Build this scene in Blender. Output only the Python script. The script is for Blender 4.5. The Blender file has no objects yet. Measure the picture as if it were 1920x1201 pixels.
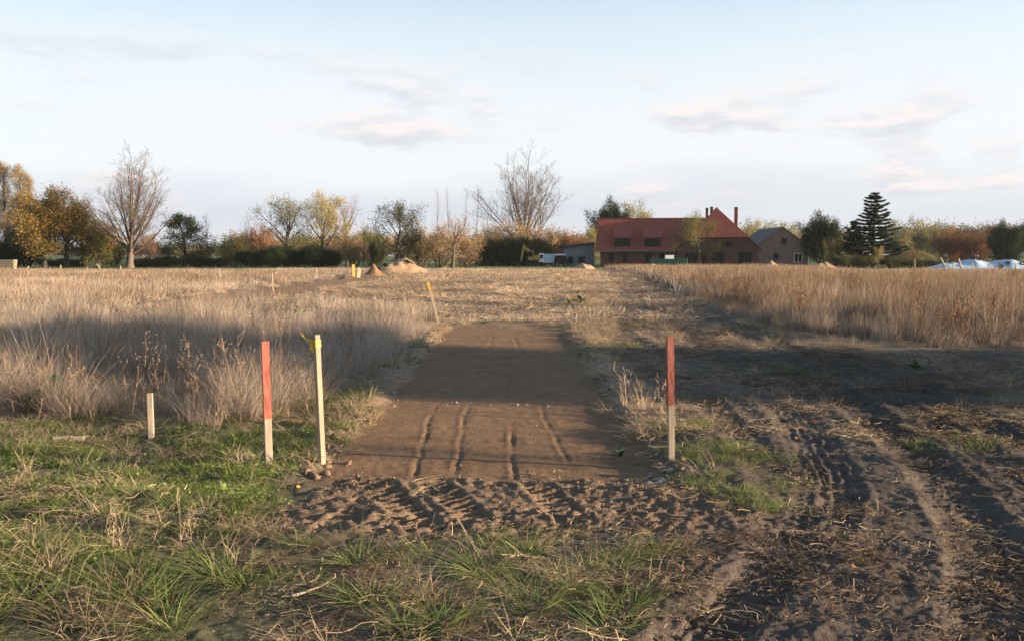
import bpy, bmesh, math, random
import numpy as np
from mathutils import Vector, Matrix

R = math.radians
scene = bpy.context.scene
COL = scene.collection

# ------------------------------------------------------------------ camera, sky, sun, exposure
F = 1867.0            # focal length in pixels of the 1920 wide photograph
CAMH = 2.0
HOR = 478.0
cam_d = bpy.data.cameras.new('camera')
cam_d.lens = 35.0
cam_d.sensor_width = 36.0
cam_d.clip_start = 0.05
cam_d.clip_end = 6000
cam = bpy.data.objects.new('camera', cam_d)
COL.objects.link(cam)
cam.location = (0, 0, CAMH)
cam.rotation_euler = (R(90) - math.atan((600.5 - HOR) / F), 0, 0)
scene.camera = cam

EXPO = 1.9
SUN_EL = 8.3
SUN_BACK = 6.0        # degrees towards the camera's back from due right
sdir = Vector((math.cos(R(SUN_EL)) * math.cos(R(SUN_BACK)), -math.cos(R(SUN_EL)) * math.sin(R(SUN_BACK)), math.sin(R(SUN_EL))))
sun_d = bpy.data.lights.new('sun', 'SUN')
sun_d.energy = 5.0
sun_d.angle = R(0.5)
sun_d.color = (1.0, 0.78, 0.55)
sun = bpy.data.objects.new('sun', sun_d)
COL.objects.link(sun)
sun.location = sdir * 200
sun.rotation_euler = sdir.to_track_quat('Z', 'Y').to_euler()

world = bpy.data.worlds.new('World')
scene.world = world
world.use_nodes = True
wn = world.node_tree
wn.nodes.clear()
def wnode(t, **kw):
    n = wn.nodes.new(t)
    for k, v in kw.items():
        setattr(n, k, v)
    return n
def wmath(op, a, b=None, clamp=False):
    n = wnode('ShaderNodeMath', operation=op, use_clamp=clamp)
    for i, v in enumerate((a, b)):
        if v is None:
            continue
        if isinstance(v, (int, float)):
            n.inputs[i].default_value = v
        else:
            wn.links.new(v, n.inputs[i])
    return n.outputs[0]
def wmix(fac, a, b):
    n = wnode('ShaderNodeMix', data_type='RGBA')
    if isinstance(fac, (int, float)):
        n.inputs[0].default_value = fac
    else:
        wn.links.new(fac, n.inputs[0])
    for i, v in ((6, a), (7, b)):
        if isinstance(v, tuple):
            n.inputs[i].default_value = (*v, 1)
        else:
            wn.links.new(v, n.inputs[i])
    return n.outputs[2]
def wramp(v, lo, hi):
    n = wnode('ShaderNodeMapRange', interpolation_type='SMOOTHSTEP')
    n.inputs[1].default_value = lo
    n.inputs[2].default_value = hi
    wn.links.new(v, n.inputs[0])
    return n.outputs[0]
def wnoise(vec, scale, detail=5, rough=0.55, loc=(0, 0, 0), stretch=(1, 1, 1)):
    m = wnode('ShaderNodeMapping')
    m.inputs['Location'].default_value = loc
    m.inputs['Scale'].default_value = stretch
    wn.links.new(vec, m.inputs['Vector'])
    n = wnode('ShaderNodeTexNoise')
    n.inputs['Scale'].default_value = scale
    n.inputs['Detail'].default_value = detail
    n.inputs['Roughness'].default_value = rough
    wn.links.new(m.outputs[0], n.inputs['Vector'])
    return n.outputs[0]
sky = wnode('ShaderNodeTexSky', sky_type='NISHITA')
sky.sun_disc = False
sky.sun_elevation = R(SUN_EL)
sky.sun_rotation = R(90 + SUN_BACK)
sky.altitude = 60
sky.air_density = 1.0
sky.dust_density = 1.2
sky.ozone_density = 1.6
SKYK = 0.095
tc = wnode('ShaderNodeTexCoord')
sep = wnode('ShaderNodeSeparateXYZ')
wn.links.new(tc.outputs['Generated'], sep.inputs[0])
zz = sep.outputs[2]
# a thin even veil of high cloud, thickest above the horizon, and drifting low cumulus
veil = wmath('MULTIPLY', wramp(zz, 0.36, 0.12), 0.94)
vn = wnoise(tc.outputs['Generated'], 2.2, 3, 0.5, (3.1, 0.4, 0), (1, 1, 3.0))
veil = wmath('MULTIPLY', veil, wmath('ADD', wmath('MULTIPLY', vn, 0.5), 0.75), True)
k = 2.0 / 2 ** EXPO / SKYK
c = wmix(veil, sky.outputs[0], (0.458 * k, 0.476 * k, 0.500 * k))
# grey-blue bank low on the horizon
bank_n = wnoise(tc.outputs['Generated'], 3.0, 4, 0.5, (0.3, 1.7, 0), (1, 1, 5.0))
bank_h = wmath('ADD', wmath('MULTIPLY', bank_n, 0.075), 0.035)
bank = wmath('MULTIPLY', wramp(wmath('SUBTRACT', bank_h, zz), -0.02, 0.035), 0.75)
c = wmix(bank, c, (0.33 * k, 0.35 * k, 0.385 * k))
# cloud streaks: pink lit tops, grey bases
cn = wnoise(tc.outputs['Generated'], 4.5, 6, 0.6, (1.35, 2.2, 0.0), (1, 1, 4.2))
cn2 = wnoise(tc.outputs['Generated'], 4.5, 6, 0.6, (1.35, 2.2, 0.035), (1, 1, 4.2))
low = wmath('MULTIPLY', wramp(zz, 0.02, 0.07), wramp(zz, 0.26, 0.10))
cf = wmath('MULTIPLY', wramp(cn, 0.50, 0.62), low)
shade = wramp(wmath('SUBTRACT', cn, cn2), -0.05, 0.06)
ccol = wmix(shade, (0.335 * k, 0.345 * k, 0.375 * k), (0.50 * k, 0.455 * k, 0.44 * k))
c = wmix(wmath('MULTIPLY', cf, 0.7), c, ccol)
bg = wnode('ShaderNodeBackground')
bg.inputs[1].default_value = SKYK
wn.links.new(c, bg.inputs[0])
wo = wnode('ShaderNodeOutputWorld')
wn.links.new(bg.outputs[0], wo.inputs[0])

vs = scene.view_settings
vs.view_transform = 'Standard'
vs.look = 'None'
vs.exposure = EXPO
vs.gamma = 1.0
vs.use_curve_mapping = False
scene.render.engine = 'CYCLES'
scene.cycles.max_bounces = 5
scene.cycles.diffuse_bounces = 3
scene.cycles.transparent_max_bounces = 8
scene.cycles.use_denoising = True
scene.render.filter_size = 1.7
scene.render.resolution_x, scene.render.resolution_y = 1024, 640

# ------------------------------------------------------------------ helpers
def at_x(px, d):
    return (px - 960.0) * d / F
def at_z(py, d):
    return CAMH - (py - HOR) * d / F
def gd(py, z=0.0):
    return F * (CAMH - z) / (py - HOR)

def tag(o, label=None, cat=None, group=None, kind=None):
    if label: o['label'] = label
    if cat: o['category'] = cat
    if group: o['group'] = group
    if kind: o['kind'] = kind
    return o
def empty(name, loc, rz=0.0, label=None, cat=None, group=None):
    o = bpy.data.objects.new(name, None)
    o.empty_display_size = 0.2
    COL.objects.link(o)
    o.location = loc
    o.rotation_euler = (0, 0, rz)
    return tag(o, label, cat, group)
def link(name, me, parent=None, mat=None):
    o = bpy.data.objects.new(name, me)
    COL.objects.link(o)
    if parent is not None:
        o.parent = parent
    if mat is not None:
        me.materials.clear()
        me.materials.append(mat)
    return o
def np_mesh(name, verts, faces, mat=None, smooth=False, cols=None):
    """verts (N,3), faces (M,k) numpy"""
    me = bpy.data.meshes.new(name)
    verts = np.asarray(verts, np.float32)
    faces = np.asarray(faces, np.int32)
    me.vertices.add(len(verts))
    me.vertices.foreach_set('co', verts.ravel())
    m, kk = faces.shape
    me.loops.add(m * kk)
    me.loops.foreach_set('vertex_index', faces.ravel())
    me.polygons.add(m)
    me.polygons.foreach_set('loop_start', np.arange(m, dtype=np.int32) * kk)
    me.polygons.foreach_set('loop_total', np.full(m, kk, np.int32))
    if smooth:
        me.polygons.foreach_set('use_smooth', np.ones(m, bool))
    me.update(calc_edges=True)
    if cols is not None:
        a = me.attributes.new('Col', 'FLOAT_COLOR', 'POINT')
        cc = np.ones((len(verts), 4), np.float32)
        cc[:, :3] = cols
        a.data.foreach_set('color', cc.ravel())
    if mat is not None:
        me.materials.append(mat)
    return me

def new_mat(name):
    m = bpy.data.materials.new(name)
    m.use_nodes = True
    nt = m.node_tree
    nt.nodes.clear()
    out = nt.nodes.new('ShaderNodeOutputMaterial')
    return m, nt, out
def mat(name, col, rough=0.85, var=0.25, scale=6.0, bump=0.0, bscale=40.0, spec=0.15, metal=0.0, stretch=(1, 1, 1), col2=None):
    m, nt, out = new_mat(name)
    L = nt.links.new
    p = nt.nodes.new('ShaderNodeBsdfPrincipled')
    p.inputs['Roughness'].default_value = rough
    p.inputs['Specular IOR Level'].default_value = spec
    p.inputs['Metallic'].default_value = metal
    t = nt.nodes.new('ShaderNodeTexCoord')
    mp = nt.nodes.new('ShaderNodeMapping')
    mp.inputs['Scale'].default_value = stretch
    L(t.outputs['Object'], mp.inputs[0])
    n = nt.nodes.new('ShaderNodeTexNoise')
    n.inputs['Scale'].default_value = scale
    n.inputs['Detail'].default_value = 6
    n.inputs['Roughness'].default_value = 0.65
    L(mp.outputs[0], n.inputs['Vector'])
    mr = nt.nodes.new('ShaderNodeMapRange')
    mr.inputs[1].default_value = 0.3
    mr.inputs[2].default_value = 0.7
    L(n.outputs[0], mr.inputs[0])
    mx = nt.nodes.new('ShaderNodeMix')
    mx.data_type = 'RGBA'
    L(mr.outputs[0], mx.inputs[0])
    a = tuple(v * (1 - var) for v in col)
    b = col2 if col2 else tuple(min(1, v * (1 + var)) for v in col)
    mx.inputs[6].default_value = (*a, 1)
    mx.inputs[7].default_value = (*b, 1)
    L(mx.outputs[2], p.inputs['Base Color'])
    if bump:
        n2 = nt.nodes.new('ShaderNodeTexNoise')
        n2.inputs['Scale'].default_value = bscale
        n2.inputs['Detail'].default_value = 4
        L(mp.outputs[0], n2.inputs['Vector'])
        bp = nt.nodes.new('ShaderNodeBump')
        bp.inputs['Strength'].default_value = bump
        bp.inputs['Distance'].default_value = 0.02
        L(n2.outputs[0], bp.inputs['Height'])
        L(bp.outputs[0], p.inputs['Normal'])
    L(p.outputs[0], out.inputs[0])
    return m
def leaf_mat(name, transl=0.3, attr=True, ca=None, cb=None, rough=0.8):
    """leaf / blade: diffuse + translucent; colour from the mesh attribute Col, varied per instance"""
    m, nt, out = new_mat(name)
    L = nt.links.new
    oi = nt.nodes.new('ShaderNodeObjectInfo')
    if attr:
        at = nt.nodes.new('ShaderNodeAttribute')
        at.attribute_name = 'Col'
        base = at.outputs['Color']
    else:
        mx = nt.nodes.new('ShaderNodeMix')
        mx.data_type = 'RGBA'
        mx.inputs[6].default_value = (*ca, 1)
        mx.inputs[7].default_value = (*cb, 1)
        L(oi.outputs['Random'], mx.inputs[0])
        base = mx.outputs[2]
    hs = nt.nodes.new('ShaderNodeHueSaturation')
    ti = nt.nodes.new('ShaderNodeAttribute')
    ti.attribute_type = 'INSTANCER'
    ti.attribute_name = 'tint'
    ad = nt.nodes.new('ShaderNodeMath')
    ad.inputs[1].default_value = 1.0
    L(ti.outputs['Fac'], ad.inputs[0])
    ml = nt.nodes.new('ShaderNodeMath')
    ml.operation = 'MULTIPLY'
    L(ad.outputs[0], ml.inputs[1])
    mr = nt.nodes.new('ShaderNodeMapRange')
    mr.inputs[3].default_value = 0.78
    mr.inputs[4].default_value = 1.18
    L(oi.outputs['Random'], mr.inputs[0])
    L(mr.outputs[0], ml.inputs[0])
    L(ml.outputs[0], hs.inputs['Value'])
    L(base, hs.inputs['Color'])
    d = nt.nodes.new('ShaderNodeBsdfDiffuse')
    t = nt.nodes.new('ShaderNodeBsdfTranslucent')
    L(hs.outputs[0], d.inputs[0])
    L(hs.outputs[0], t.inputs[0])
    ms = nt.nodes.new('ShaderNodeMixShader')
    ms.inputs[0].default_value = transl
    L(d.outputs[0], ms.inputs[1])
    L(t.outputs[0], ms.inputs[2])
    L(ms.outputs[0], out.inputs[0])
    return m

# numpy value noise ------------------------------------------------
_rng = np.random.RandomState(11)
_T = _rng.rand(256, 256).astype(np.float32)
def vnoise(x, y):
    xi = np.floor(x).astype(np.int64)
    yi = np.floor(y).astype(np.int64)
    fx = x - xi
    fy = y - yi
    fx = fx * fx * (3 - 2 * fx)
    fy = fy * fy * (3 - 2 * fy)
    x0, x1, y0, y1 = xi & 255, (xi + 1) & 255, yi & 255, (yi + 1) & 255
    a = _T[y0, x0] * (1 - fx) + _T[y0, x1] * fx
    b = _T[y1, x0] * (1 - fx) + _T[y1, x1] * fx
    return a * (1 - fy) + b * fy
def fbm(x, y, o=4, g=0.5):
    s = 0
    a = 1.0
    t = 0
    for i in range(o):
        s = s + a * (vnoise(x * 2 ** i + 17.3 * i, y * 2 ** i + 9.1 * i) - 0.5)
        t += a
        a *= g
    return s / t * 2     # about -1 .. 1
def ss(a, b, x):
    t = np.clip((x - a) / (b - a), 0, 1)
    return t * t * (3 - 2 * t)
def band(x, a, b, e):
    return ss(a - e, a + e, x) * (1 - ss(b - e, b + e, x))

# ------------------------------------------------------------------ the lie of the land
def poly(pts):
    p = np.array(pts, float)
    yy = np.arange(p[0, 1], p[-1, 1] + 0.1, 0.1)
    xx = np.interp(yy, p[:, 1], p[:, 0])
    kk = np.ones(15) / 15
    xx = np.convolve(np.pad(xx, 7, 'edge'), kk, 'valid')
    s = np.concatenate([[0], np.cumsum(np.hypot(np.diff(xx), np.diff(yy)))])
    return yy, xx, s
TYRES = [  # centre line, width, depth, tread
    (poly([(0.35, 3.8), (1.25, 5.6), (2.05, 6.8), (2.75, 8.3), (3.1, 10), (3.4, 11.6), (3.75, 14), (4.0, 18), (4.3, 24), (5.2, 38), (7.4, 60), (9.5, 85)]), 0.50, 0.050, 'rib'),
    (poly([(1.75, 3.8), (2.6, 5.2), (3.3, 6.8), (3.95, 9), (4.35, 11.6), (4.75, 14), (5.2, 18), (5.7, 24), (6.8, 38), (9.2, 60), (11.4, 85)]), 0.50, 0.075, 'lug'),
    (poly([(-0.3, 3.8), (0.95, 5.0), (1.75, 6.4), (2.2, 7.7), (2.42, 9.5), (2.6, 12), (2.75, 16), (2.9, 22), (3.2, 30), (4.3, 45)]), 0.42, 0.045, 'lug'),
    (poly([(3.6, 3.8), (4.3, 5.5), (4.9, 7), (5.5, 10), (5.9, 14), (6.0, 20), (6.2, 28), (7.6, 42), (10.4, 66)]), 0.50, 0.06, 'rib'),
    (poly([(2.6, 3.8), (3.1, 5.0), (3.6, 6.0), (4.5, 8), (5.0, 11), (5.35, 14), (5.6, 17)]), 0.4, 0.04, 'rib'),
]
LUGS = [(-1.36, 7.2, -1.20, 7.75, 0.13), (-0.62, 7.15, -1.25, 8.8, 0.14), (-0.26, 7.4, -0.72, 8.7, 0.12), (0.5, 7.3, 0.2, 8.6, 0.13)]
GROOVES = [  # fine ridges pressed along the dug path
    (poly([(-0.90, 8.9), (-0.94, 9.6), (-0.97, 11), (-1.06, 12.6), (-0.95, 15)]), 9.0, 13.2, 0.030),
    (poly([(-0.56, 8.9), (-0.54, 9.6), (-0.58, 11), (-0.62, 12.9), (-0.5, 16)]), 9.2, 14.6, 0.026),
    (poly([(0.03, 8.9), (-0.02, 10), (0.0, 11), (-0.02, 12.4), (0.02, 13.2)]), 8.9, 12.2, 0.040),
    (poly([(0.62, 8.9), (0.55, 9.6), (0.5, 11), (0.38, 12.8), (0.4, 14)]), 9.9, 14.0, 0.026),
    (poly([(-0.15, 14.5), (-0.12, 15.4), (-0.02, 17), (0.1, 18.5)]), 15.2, 18.0, 0.045),
    (poly([(0.25, 14.5), (0.27, 15.4), (0.33, 17), (0.5, 19.5)]), 15.3, 19.3, 0.026),
    (poly([(-0.75, 14.5), (-0.72, 16), (-0.6, 18)]), 15.0, 17.6, 0.02),
    (poly([(0.12, 21), (0.1, 23), (0.0, 26)]), 21.5, 25.0, 0.03),
    (poly([(-0.55, 21), (-0.52, 23), (-0.5, 26)]), 21.5, 25.0, 0.025),
]
def edges(Y):
    xl = -1.72 + 0.10 * fbm(Y * 0.9, Y * 0 + 3.3, 3) + 0.05 * fbm(Y * 4, Y * 0 + 8.3, 2)
    xr = 1.42 + 0.12 * fbm(Y * 0.8, Y * 0 + 5.7, 3) + 0.05 * fbm(Y * 4, Y * 0 + 1.3, 2) + 0.18 * ss(18, 24, Y)
    return xl, xr
def masks(X, Y):
    m = {}
    xl, xr = edges(Y)
    n1 = fbm(X * 1.3, Y * 1.3, 3)
    n2 = fbm(X * 0.5 + 40, Y * 0.5, 4)
    endn = Y + 0.35 * fbm(X * 1.6, Y * 0.4 + 20, 3)
    path = ss(xl - 0.10, xl + 0.12, X) * (1 - ss(xr - 0.14, xr + 0.16, X)) * ss(8.55, 9.05, endn) * (1 - ss(27.6, 28.6, endn))
    m['path'] = path
    m['strip'] = band(X + 0.25 * n1, -14.5, -11.2, 0.15) * band(Y, 37, 90, 2)
    m['churn'] = band(X + 0.3 * n1, -1.75, 1.85, 0.2) * band(endn, 7.0, 8.95, 0.25)
    lane_c = np.interp(Y, [3, 5.2, 7, 9, 12, 16, 24, 40, 60, 85], [1.6, 2.3, 3.3, 3.7, 4.0, 4.5, 4.6, 5.9, 8.3, 10.5])
    lane_w = np.interp(Y, [3, 5.2, 7, 9, 12, 16, 22, 30, 60, 85], [1.5, 1.9, 1.7, 1.75, 1.9, 2.6, 2.2, 1.9, 1.9, 1.4])
    m['lane'] = (1 - ss(lane_w - 0.25, lane_w + 0.45, np.abs(X - lane_c + 0.35 * n1))) * (1 - 0.6 * ss(24, 50, Y))
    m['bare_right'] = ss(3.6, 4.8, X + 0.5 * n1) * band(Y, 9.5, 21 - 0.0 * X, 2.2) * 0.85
    tall_l = ss(0, 0.5, -1.95 - X + 0.35 * n1 - 0.9 * (1 - ss(14, 17.5, Y)) * ss(-3.4, -1.9, X)) * ss(11.2, 12.0, Y + 0.7 * n1) * (1 - ss(33, 38, Y + 5 * n2))
    tall_l = np.maximum(tall_l, ss(0, 1.5, -15.4 - X + n2) * ss(34, 38, Y + 3 * n2) * (1 - ss(111, 116, Y)))
    m['tall_l'] = tall_l
    rb = np.interp(Y, [20, 24.6, 33, 56, 90, 140], [10.6, 7.4, 6.9, 9.2, 12.4, 12.6])
    ymax = np.interp(X / np.maximum(Y, 1), [0.27, 0.37], [132, 84]) + 3 * n2
    m['tall_r'] = ss(-0.3, 0.6, X - rb + 0.6 * n1 + 1.2 * n2) * ss(19.5, 21.5, Y + 0.6 * n1) * (1 - ss(-4, 4, Y - ymax))
    m['meadow'] = np.maximum(np.maximum(ss(113, 116, Y) * ss(28, 33, -X), ss(128, 136, Y)), ss(0, 10, Y - ymax) * ss(0.26, 0.3, X / np.maximum(Y, 1)) * 0.7)
    m['edge_r'] = 0.42 + 0.58 * ss(-0.5, 3.2, X - rb + 0.6 * n1 + 1.2 * n2) * ss(19.5, 23.5, Y + 0.6 * n1)
    m['edge_l'] = 0.55 + 0.45 * ss(0, 1.4, -1.95 - X + 0.35 * n1) * ss(11.2, 13.6, Y + 0.7 * n1)
    m['n1'], m['n2'] = n1, n2
    m['xl'], m['xr'] = xl, xr
    return m
def height(X, Y, mk=None):
    X = np.asarray(X, np.float64)
    Y = np.asarray(Y, np.float64)
    mk = mk or masks(X, Y)
    near = 1 - ss(40, 60, Y)
    z = 0.05 * fbm(X * 0.4, Y * 0.4, 3) * ss(6, 12, Y + np.abs(X)) + 0.10 * fbm(X * 0.05 + 7, Y * 0.05, 3) * ss(30, 70, Y)
    rough = 0.025 * fbm(X * 3.1, Y * 3.1, 4, 0.6)
    z = z + (rough + 0.010 * fbm(X * 14, Y * 14, 3, 0.65) * (1 - ss(14, 20, Y))) * near * (1 - mk['path'])
    # humpy rough grass on the near left
    z = z + (1 - ss(11.5, 13.0, Y)) * ss(-1.5, -2.3, X) * (0.075 * fbm(X * 1.5 + 44, Y * 2.2, 3, 0.55) + 0.03 * fbm(X * 5 + 4, Y * 6, 2))
    # trampled middle field: low wandering swathes
    mid = band(Y, 28, 95, 3) * (1 - mk['tall_l']) * (1 - mk['tall_r'])
    z = z + mid * (0.20 * fbm(X * 0.35 + 3, Y * 0.9, 4, 0.55))
    # banks of the dug path
    L = band(Y, 8.8, 28, 0.6)
    bn = 0.55 + 0.6 * mk['n1']
    z = z + L * 0.085 * np.clip(bn, 0, 2) * np.exp(-((X - mk['xl'] + 0.26) / 0.17) ** 2)
    z = z + L * 0.02 * np.clip(bn, 0, 2) * np.exp(-((X - mk['xr'] - 0.34) / 0.22) ** 2)
    z = z + 0.05 * np.exp(-((X - 2.1) / 0.42) ** 2) * band(Y, 7.6, 12.6, 0.8)
    lump = np.abs(fbm(X * 7, Y * 7 + 31, 3, 0.55))
    z = z + L * 0.05 * lump * np.exp(-((X - mk['xl'] + 0.2) / 0.25) ** 2)
    p = mk['path']
    pz = -0.05 - 0.028 * X + 0.006 * fbm(X * 0.9, Y * 5.5, 3) + 0.006 * fbm(X * 12, Y * 12, 3, 0.65) - 0.02 * band(Y, 19.2, 20.2, 0.7)
    for (yy, xx, s), a, b, amp in GROOVES:
        wig = 0.02 * fbm(Y * 3.0, Y * 0 + amp * 900, 2)
        o = X - np.interp(Y, yy, xx) - wig
        g = band(Y, a, b, 0.25)
        pz = pz + g * amp * np.clip(0.42 + 0.8 * fbm(Y * 2.1 + amp * 500, Y * 0 + 4.4, 3), 0.1, 1.2) * (0.28 * np.exp(-((o + 0.04) / 0.025) ** 2) - 0.62 * np.exp(-((o - 0.012) / 0.022) ** 2) + 0.12 * np.exp(-((o - 0.16) / 0.05) ** 2))
    z = z * (1 - p) + p * pz
    z = z * (1 - mk['strip']) - 0.03 * mk['strip']
    # churned soil in front of the path
    c = mk['churn'] * (1 - p)
    z = z + c * (0.05 * np.abs(fbm(X * 4.2 + 5, Y * 4.2, 4, 0.6)) + 0.042 * fbm(X * 14 + 5, Y * 12, 4, 0.7) * ss(-0.3, 0.4, fbm(X * 1.1 + 60, Y * 1.1, 2) + 0.25) - 0.012)
    for x0, y0, x1, y1, w in LUGS:
        dx, dy = x1 - x0, y1 - y0
        ln = math.hypot(dx, dy)
        s = ((X - x0) * dx + (Y - y0) * dy) / ln
        o = ((X - x0) * dy - (Y - y0) * dx) / ln
        g = band(s, 0, ln, 0.08) * (1 - ss(w - 0.03, w + 0.03, np.abs(o)))
        z = z + g * (-0.02 + 0.020 * np.clip(np.sin(2 * np.pi * (s - 0.35 * o) / 0.125) * 2.0, -1, 1))
        z = z + band(s, 0, ln, 0.1) * 0.012 * np.exp(-((np.abs(o) - w - 0.04) / 0.04) ** 2)
    # wheel tracks
    for i, ((yy, xx, s), w, dep, kind) in enumerate(TYRES):
        o = (X - np.interp(Y, yy, xx)) * 0.93 + 0.03 * fbm(Y * 1.5, Y * 0 + i * 7.7, 2) + 0.035 * fbm(X * 4.5 + i, Y * 4.5, 3, 0.6)
        sl = np.interp(Y, yy, s)
        pres = ss(-0.35, 0.15, fbm(Y * 0.35 + i * 13.1, Y * 0 + 2.2, 2) + 0.35)
        g = band(Y, yy[0] - 1, yy[-1], 1.0) * pres
        ao = np.abs(o)
        ins = 1 - ss(w / 2 - 0.11, w / 2 + 0.07, ao)
        fine = 1 - ss(13, 20, Y)
        if kind == 'rib':
            tr = 0.011 * np.cos(2 * np.pi * o / 0.10) + 0.004 * np.sin(2 * np.pi * sl / 0.07)
        else:
            tr = 0.013 * np.clip(1.6 * np.sin(2 * np.pi * (sl + 0.55 * ao) / 0.15 + np.where(o > 0, 1.2, 0)), -1, 1)
        far = 1 + 0.8 * ss(18, 35, Y)
        z = z + g * (ins * (-0.6 * dep * far + 1.15 * tr * fine * np.clip(0.7 + 1.2 * fbm(X * 1.7 + 8, Y * 1.2, 2), 0, 1)) + 0.22 * dep * np.exp(-((ao - w / 2 - 0.05) / 0.05) ** 2) * np.clip(0.1 + 0.8 * mk['n1'] + 1.8 * fbm(X * 6 + 3, Y * 6, 3), 0, 1.6))
    # lane litter roughness
    z = z + np.maximum(mk['lane'], mk['bare_right']) * near * (0.012 * fbm(X * 4, Y * 4 + 4, 2) + 0.020 * fbm(X * 11, Y * 11 + 4, 4, 0.7))
    return z
def hz(x, y):
    return float(height(np.array([float(x)]), np.array([float(y)]))[0])

def ground_cols(X, Y, mk):
    n3 = fbm(X * 2.2 + 9, Y * 2.2, 4, 0.6)
    n4 = fbm(X * 0.25 + 90, Y * 0.25, 3)
    def C(*v): return np.array(v)[None, :]
    thatch = C(0.22, 0.162, 0.108)
    soil = C(0.12, 0.088, 0.060)
    col = thatch * (1 + 0.35 * n3[:, None]) + 0 * X[:, None]
    # foreground: soil with green
    fg = (1 - ss(11.0, 13.5, Y))[:, None]
    col = col * (1 - fg) + fg * (soil * (1 + 0.3 * n3[:, None]))
    gr = (fg[:, 0] * ss(-0.25, 0.25, n3 + 0.3 * mk['n2'] + np.where(X < -1.7, 0.25, -0.25)) * (1 - mk['churn']) * (1 - mk['lane']))[:, None]
    col = col * (1 - gr) + gr * C(0.085, 0.080, 0.045) * (1 + 0.4 * n3[:, None])
    p = mk['path'][:, None]
    pc = C(0.172, 0.106, 0.060) * (1 + 0.22 * n3[:, None]) 
    ch = mk['churn'][:, None] * 0.8
    col = col * (1 - ch) + ch * C(0.175, 0.118, 0.076) * (1 + 0.25 * n3[:, None])
    ln = mk['lane'][:, None] * 0.85
    col = col * (1 - ln) + ln * C(0.082, 0.066, 0.054) * (1 + 0.2 * n3[:, None])
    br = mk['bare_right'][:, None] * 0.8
    col = col * (1 - br) + br * C(0.042, 0.036, 0.029) * (1 + 0.3 * n3[:, None])  # dark trodden soil, its colour lowered further to deepen the shade there
    bank = (band(Y, 9, 28, 1) * np.exp(-((X - mk['xl'] + 0.2) / 0.22) ** 2))[:, None]
    col = col * (1 - bank) + bank * C(0.24, 0.17, 0.115) * (1 + 0.2 * n3[:, None])
    col = col * (1 - p) + p * pc
    st = mk['strip'][:, None]
    col = col * (1 - st) + st * C(0.25, 0.15, 0.082)
    md = (band(Y, 28, 95, 3) * ss(0.1, 0.5, n3 + 0.2))[:, None] * 0.35 * (1 - st)
    col = col * (1 - md) + md * C(0.15, 0.12, 0.085)
    me = mk['meadow'][:, None]
    col = col * (1 - me) + me * C(0.085, 0.13, 0.04) * (1 + 0.2 * n4[:, None])
    return np.clip(col, 0.01, 1)

# ------------------------------------------------------------------ ground material
def ground_material():
    m, nt, out = new_mat('earth')
    L = nt.links.new
    at = nt.nodes.new('ShaderNodeAttribute')
    at.attribute_name = 'Col'
    g = nt.nodes.new('ShaderNodeNewGeometry')
    def nz(scale, detail):
        n = nt.nodes.new('ShaderNodeTexNoise')
        n.inputs['Scale'].default_value = scale
        n.inputs['Detail'].default_value = detail
        n.inputs['Roughness'].default_value = 0.7
        L(g.outputs['Position'], n.inputs['Vector'])
        return n.outputs[0]
    n1 = nz(9, 8)
    mr = nt.nodes.new('ShaderNodeMapRange')
    mr.inputs[1].default_value = 0.3
    mr.inputs[2].default_value = 0.7
    mr.inputs[3].default_value = 0.72
    mr.inputs[4].default_value = 1.28
    L(n1, mr.inputs[0])
    mx = nt.nodes.new('ShaderNodeVectorMath')
    mx.operation = 'SCALE'
    L(at.outputs['Color'], mx.inputs[0])
    L(mr.outputs[0], mx.inputs['Scale'])
    d = nt.nodes.new('ShaderNodeBsdfPrincipled')
    d.inputs['Roughness'].default_value = 0.92
    d.inputs['Specular IOR Level'].default_value = 0.1
    L(mx.outputs[0], d.inputs['Base Color'])
    n2 = nz(38, 6)
    bp = nt.nodes.new('ShaderNodeBump')
    bp.inputs['Strength'].default_value = 0.9
    bp.inputs['Distance'].default_value = 0.02
    L(n2, bp.inputs['Height'])
    L(bp.outputs[0], d.inputs['Normal'])
    L(d.outputs[0], out.inputs[0])
    return m
M_EARTH = ground_material()

# one sheet from behind the camera to the horizon, finer near the camera, cut into its kinds of ground
rows = [-60, -30, -12, -4, 0, 2, 3.2]
y = 3.8
while y < 46:
    rows.append(y)
    y *= 1.0044
while y < 1500:
    rows.append(y)
    y *= 1.035
rows = np.array(rows)
NU = 660
u = np.concatenate([-np.array([4.5, 3, 2.2, 1.7, 1.35, 1.15]), np.linspace(-1, 1, NU), np.array([1.15, 1.35, 1.7, 2.2, 3, 4.5])])
W = 1.6 + 0.56 * np.maximum(rows, 3.8) + 60 * (rows < 3)
GX = (u[None, :] * W[:, None]).ravel()
GY = np.repeat(rows, len(u))
MK = masks(GX, GY)
GZ = height(GX, GY, MK)
GC = ground_cols(GX, GY, MK)
nr, nc = len(rows), len(u)
ii = (np.arange(nr - 1)[:, None] * nc + np.arange(nc - 1)[None, :]).ravel()
quads = np.stack([ii, ii + 1, ii + nc + 1, ii + nc], 1)
fm_path = MK['path'][quads].mean(1) > 0.5
fm_strip = (MK['strip'][quads].mean(1) > 0.5)
fm_lane = (MK['lane'][quads].mean(1) > 0.5) & ~fm_path & (GY[quads[:, 0]] < 24)
GV = np.stack([GX, GY, GZ], 1)
def sub(name, sel):
    q = quads[sel]
    idx, inv = np.unique(q, return_inverse=True)
    me = np_mesh(name, GV[idx], inv.reshape(q.shape), M_EARTH, True, GC[idx])
    return tag(link(name, me), kind='structure')
sub('ground', ~fm_path & ~fm_lane & ~fm_strip)
sub('dirt_path', fm_path)
sub('far_dirt_path', fm_strip)
sub('muddy_lane', fm_lane)

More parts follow.
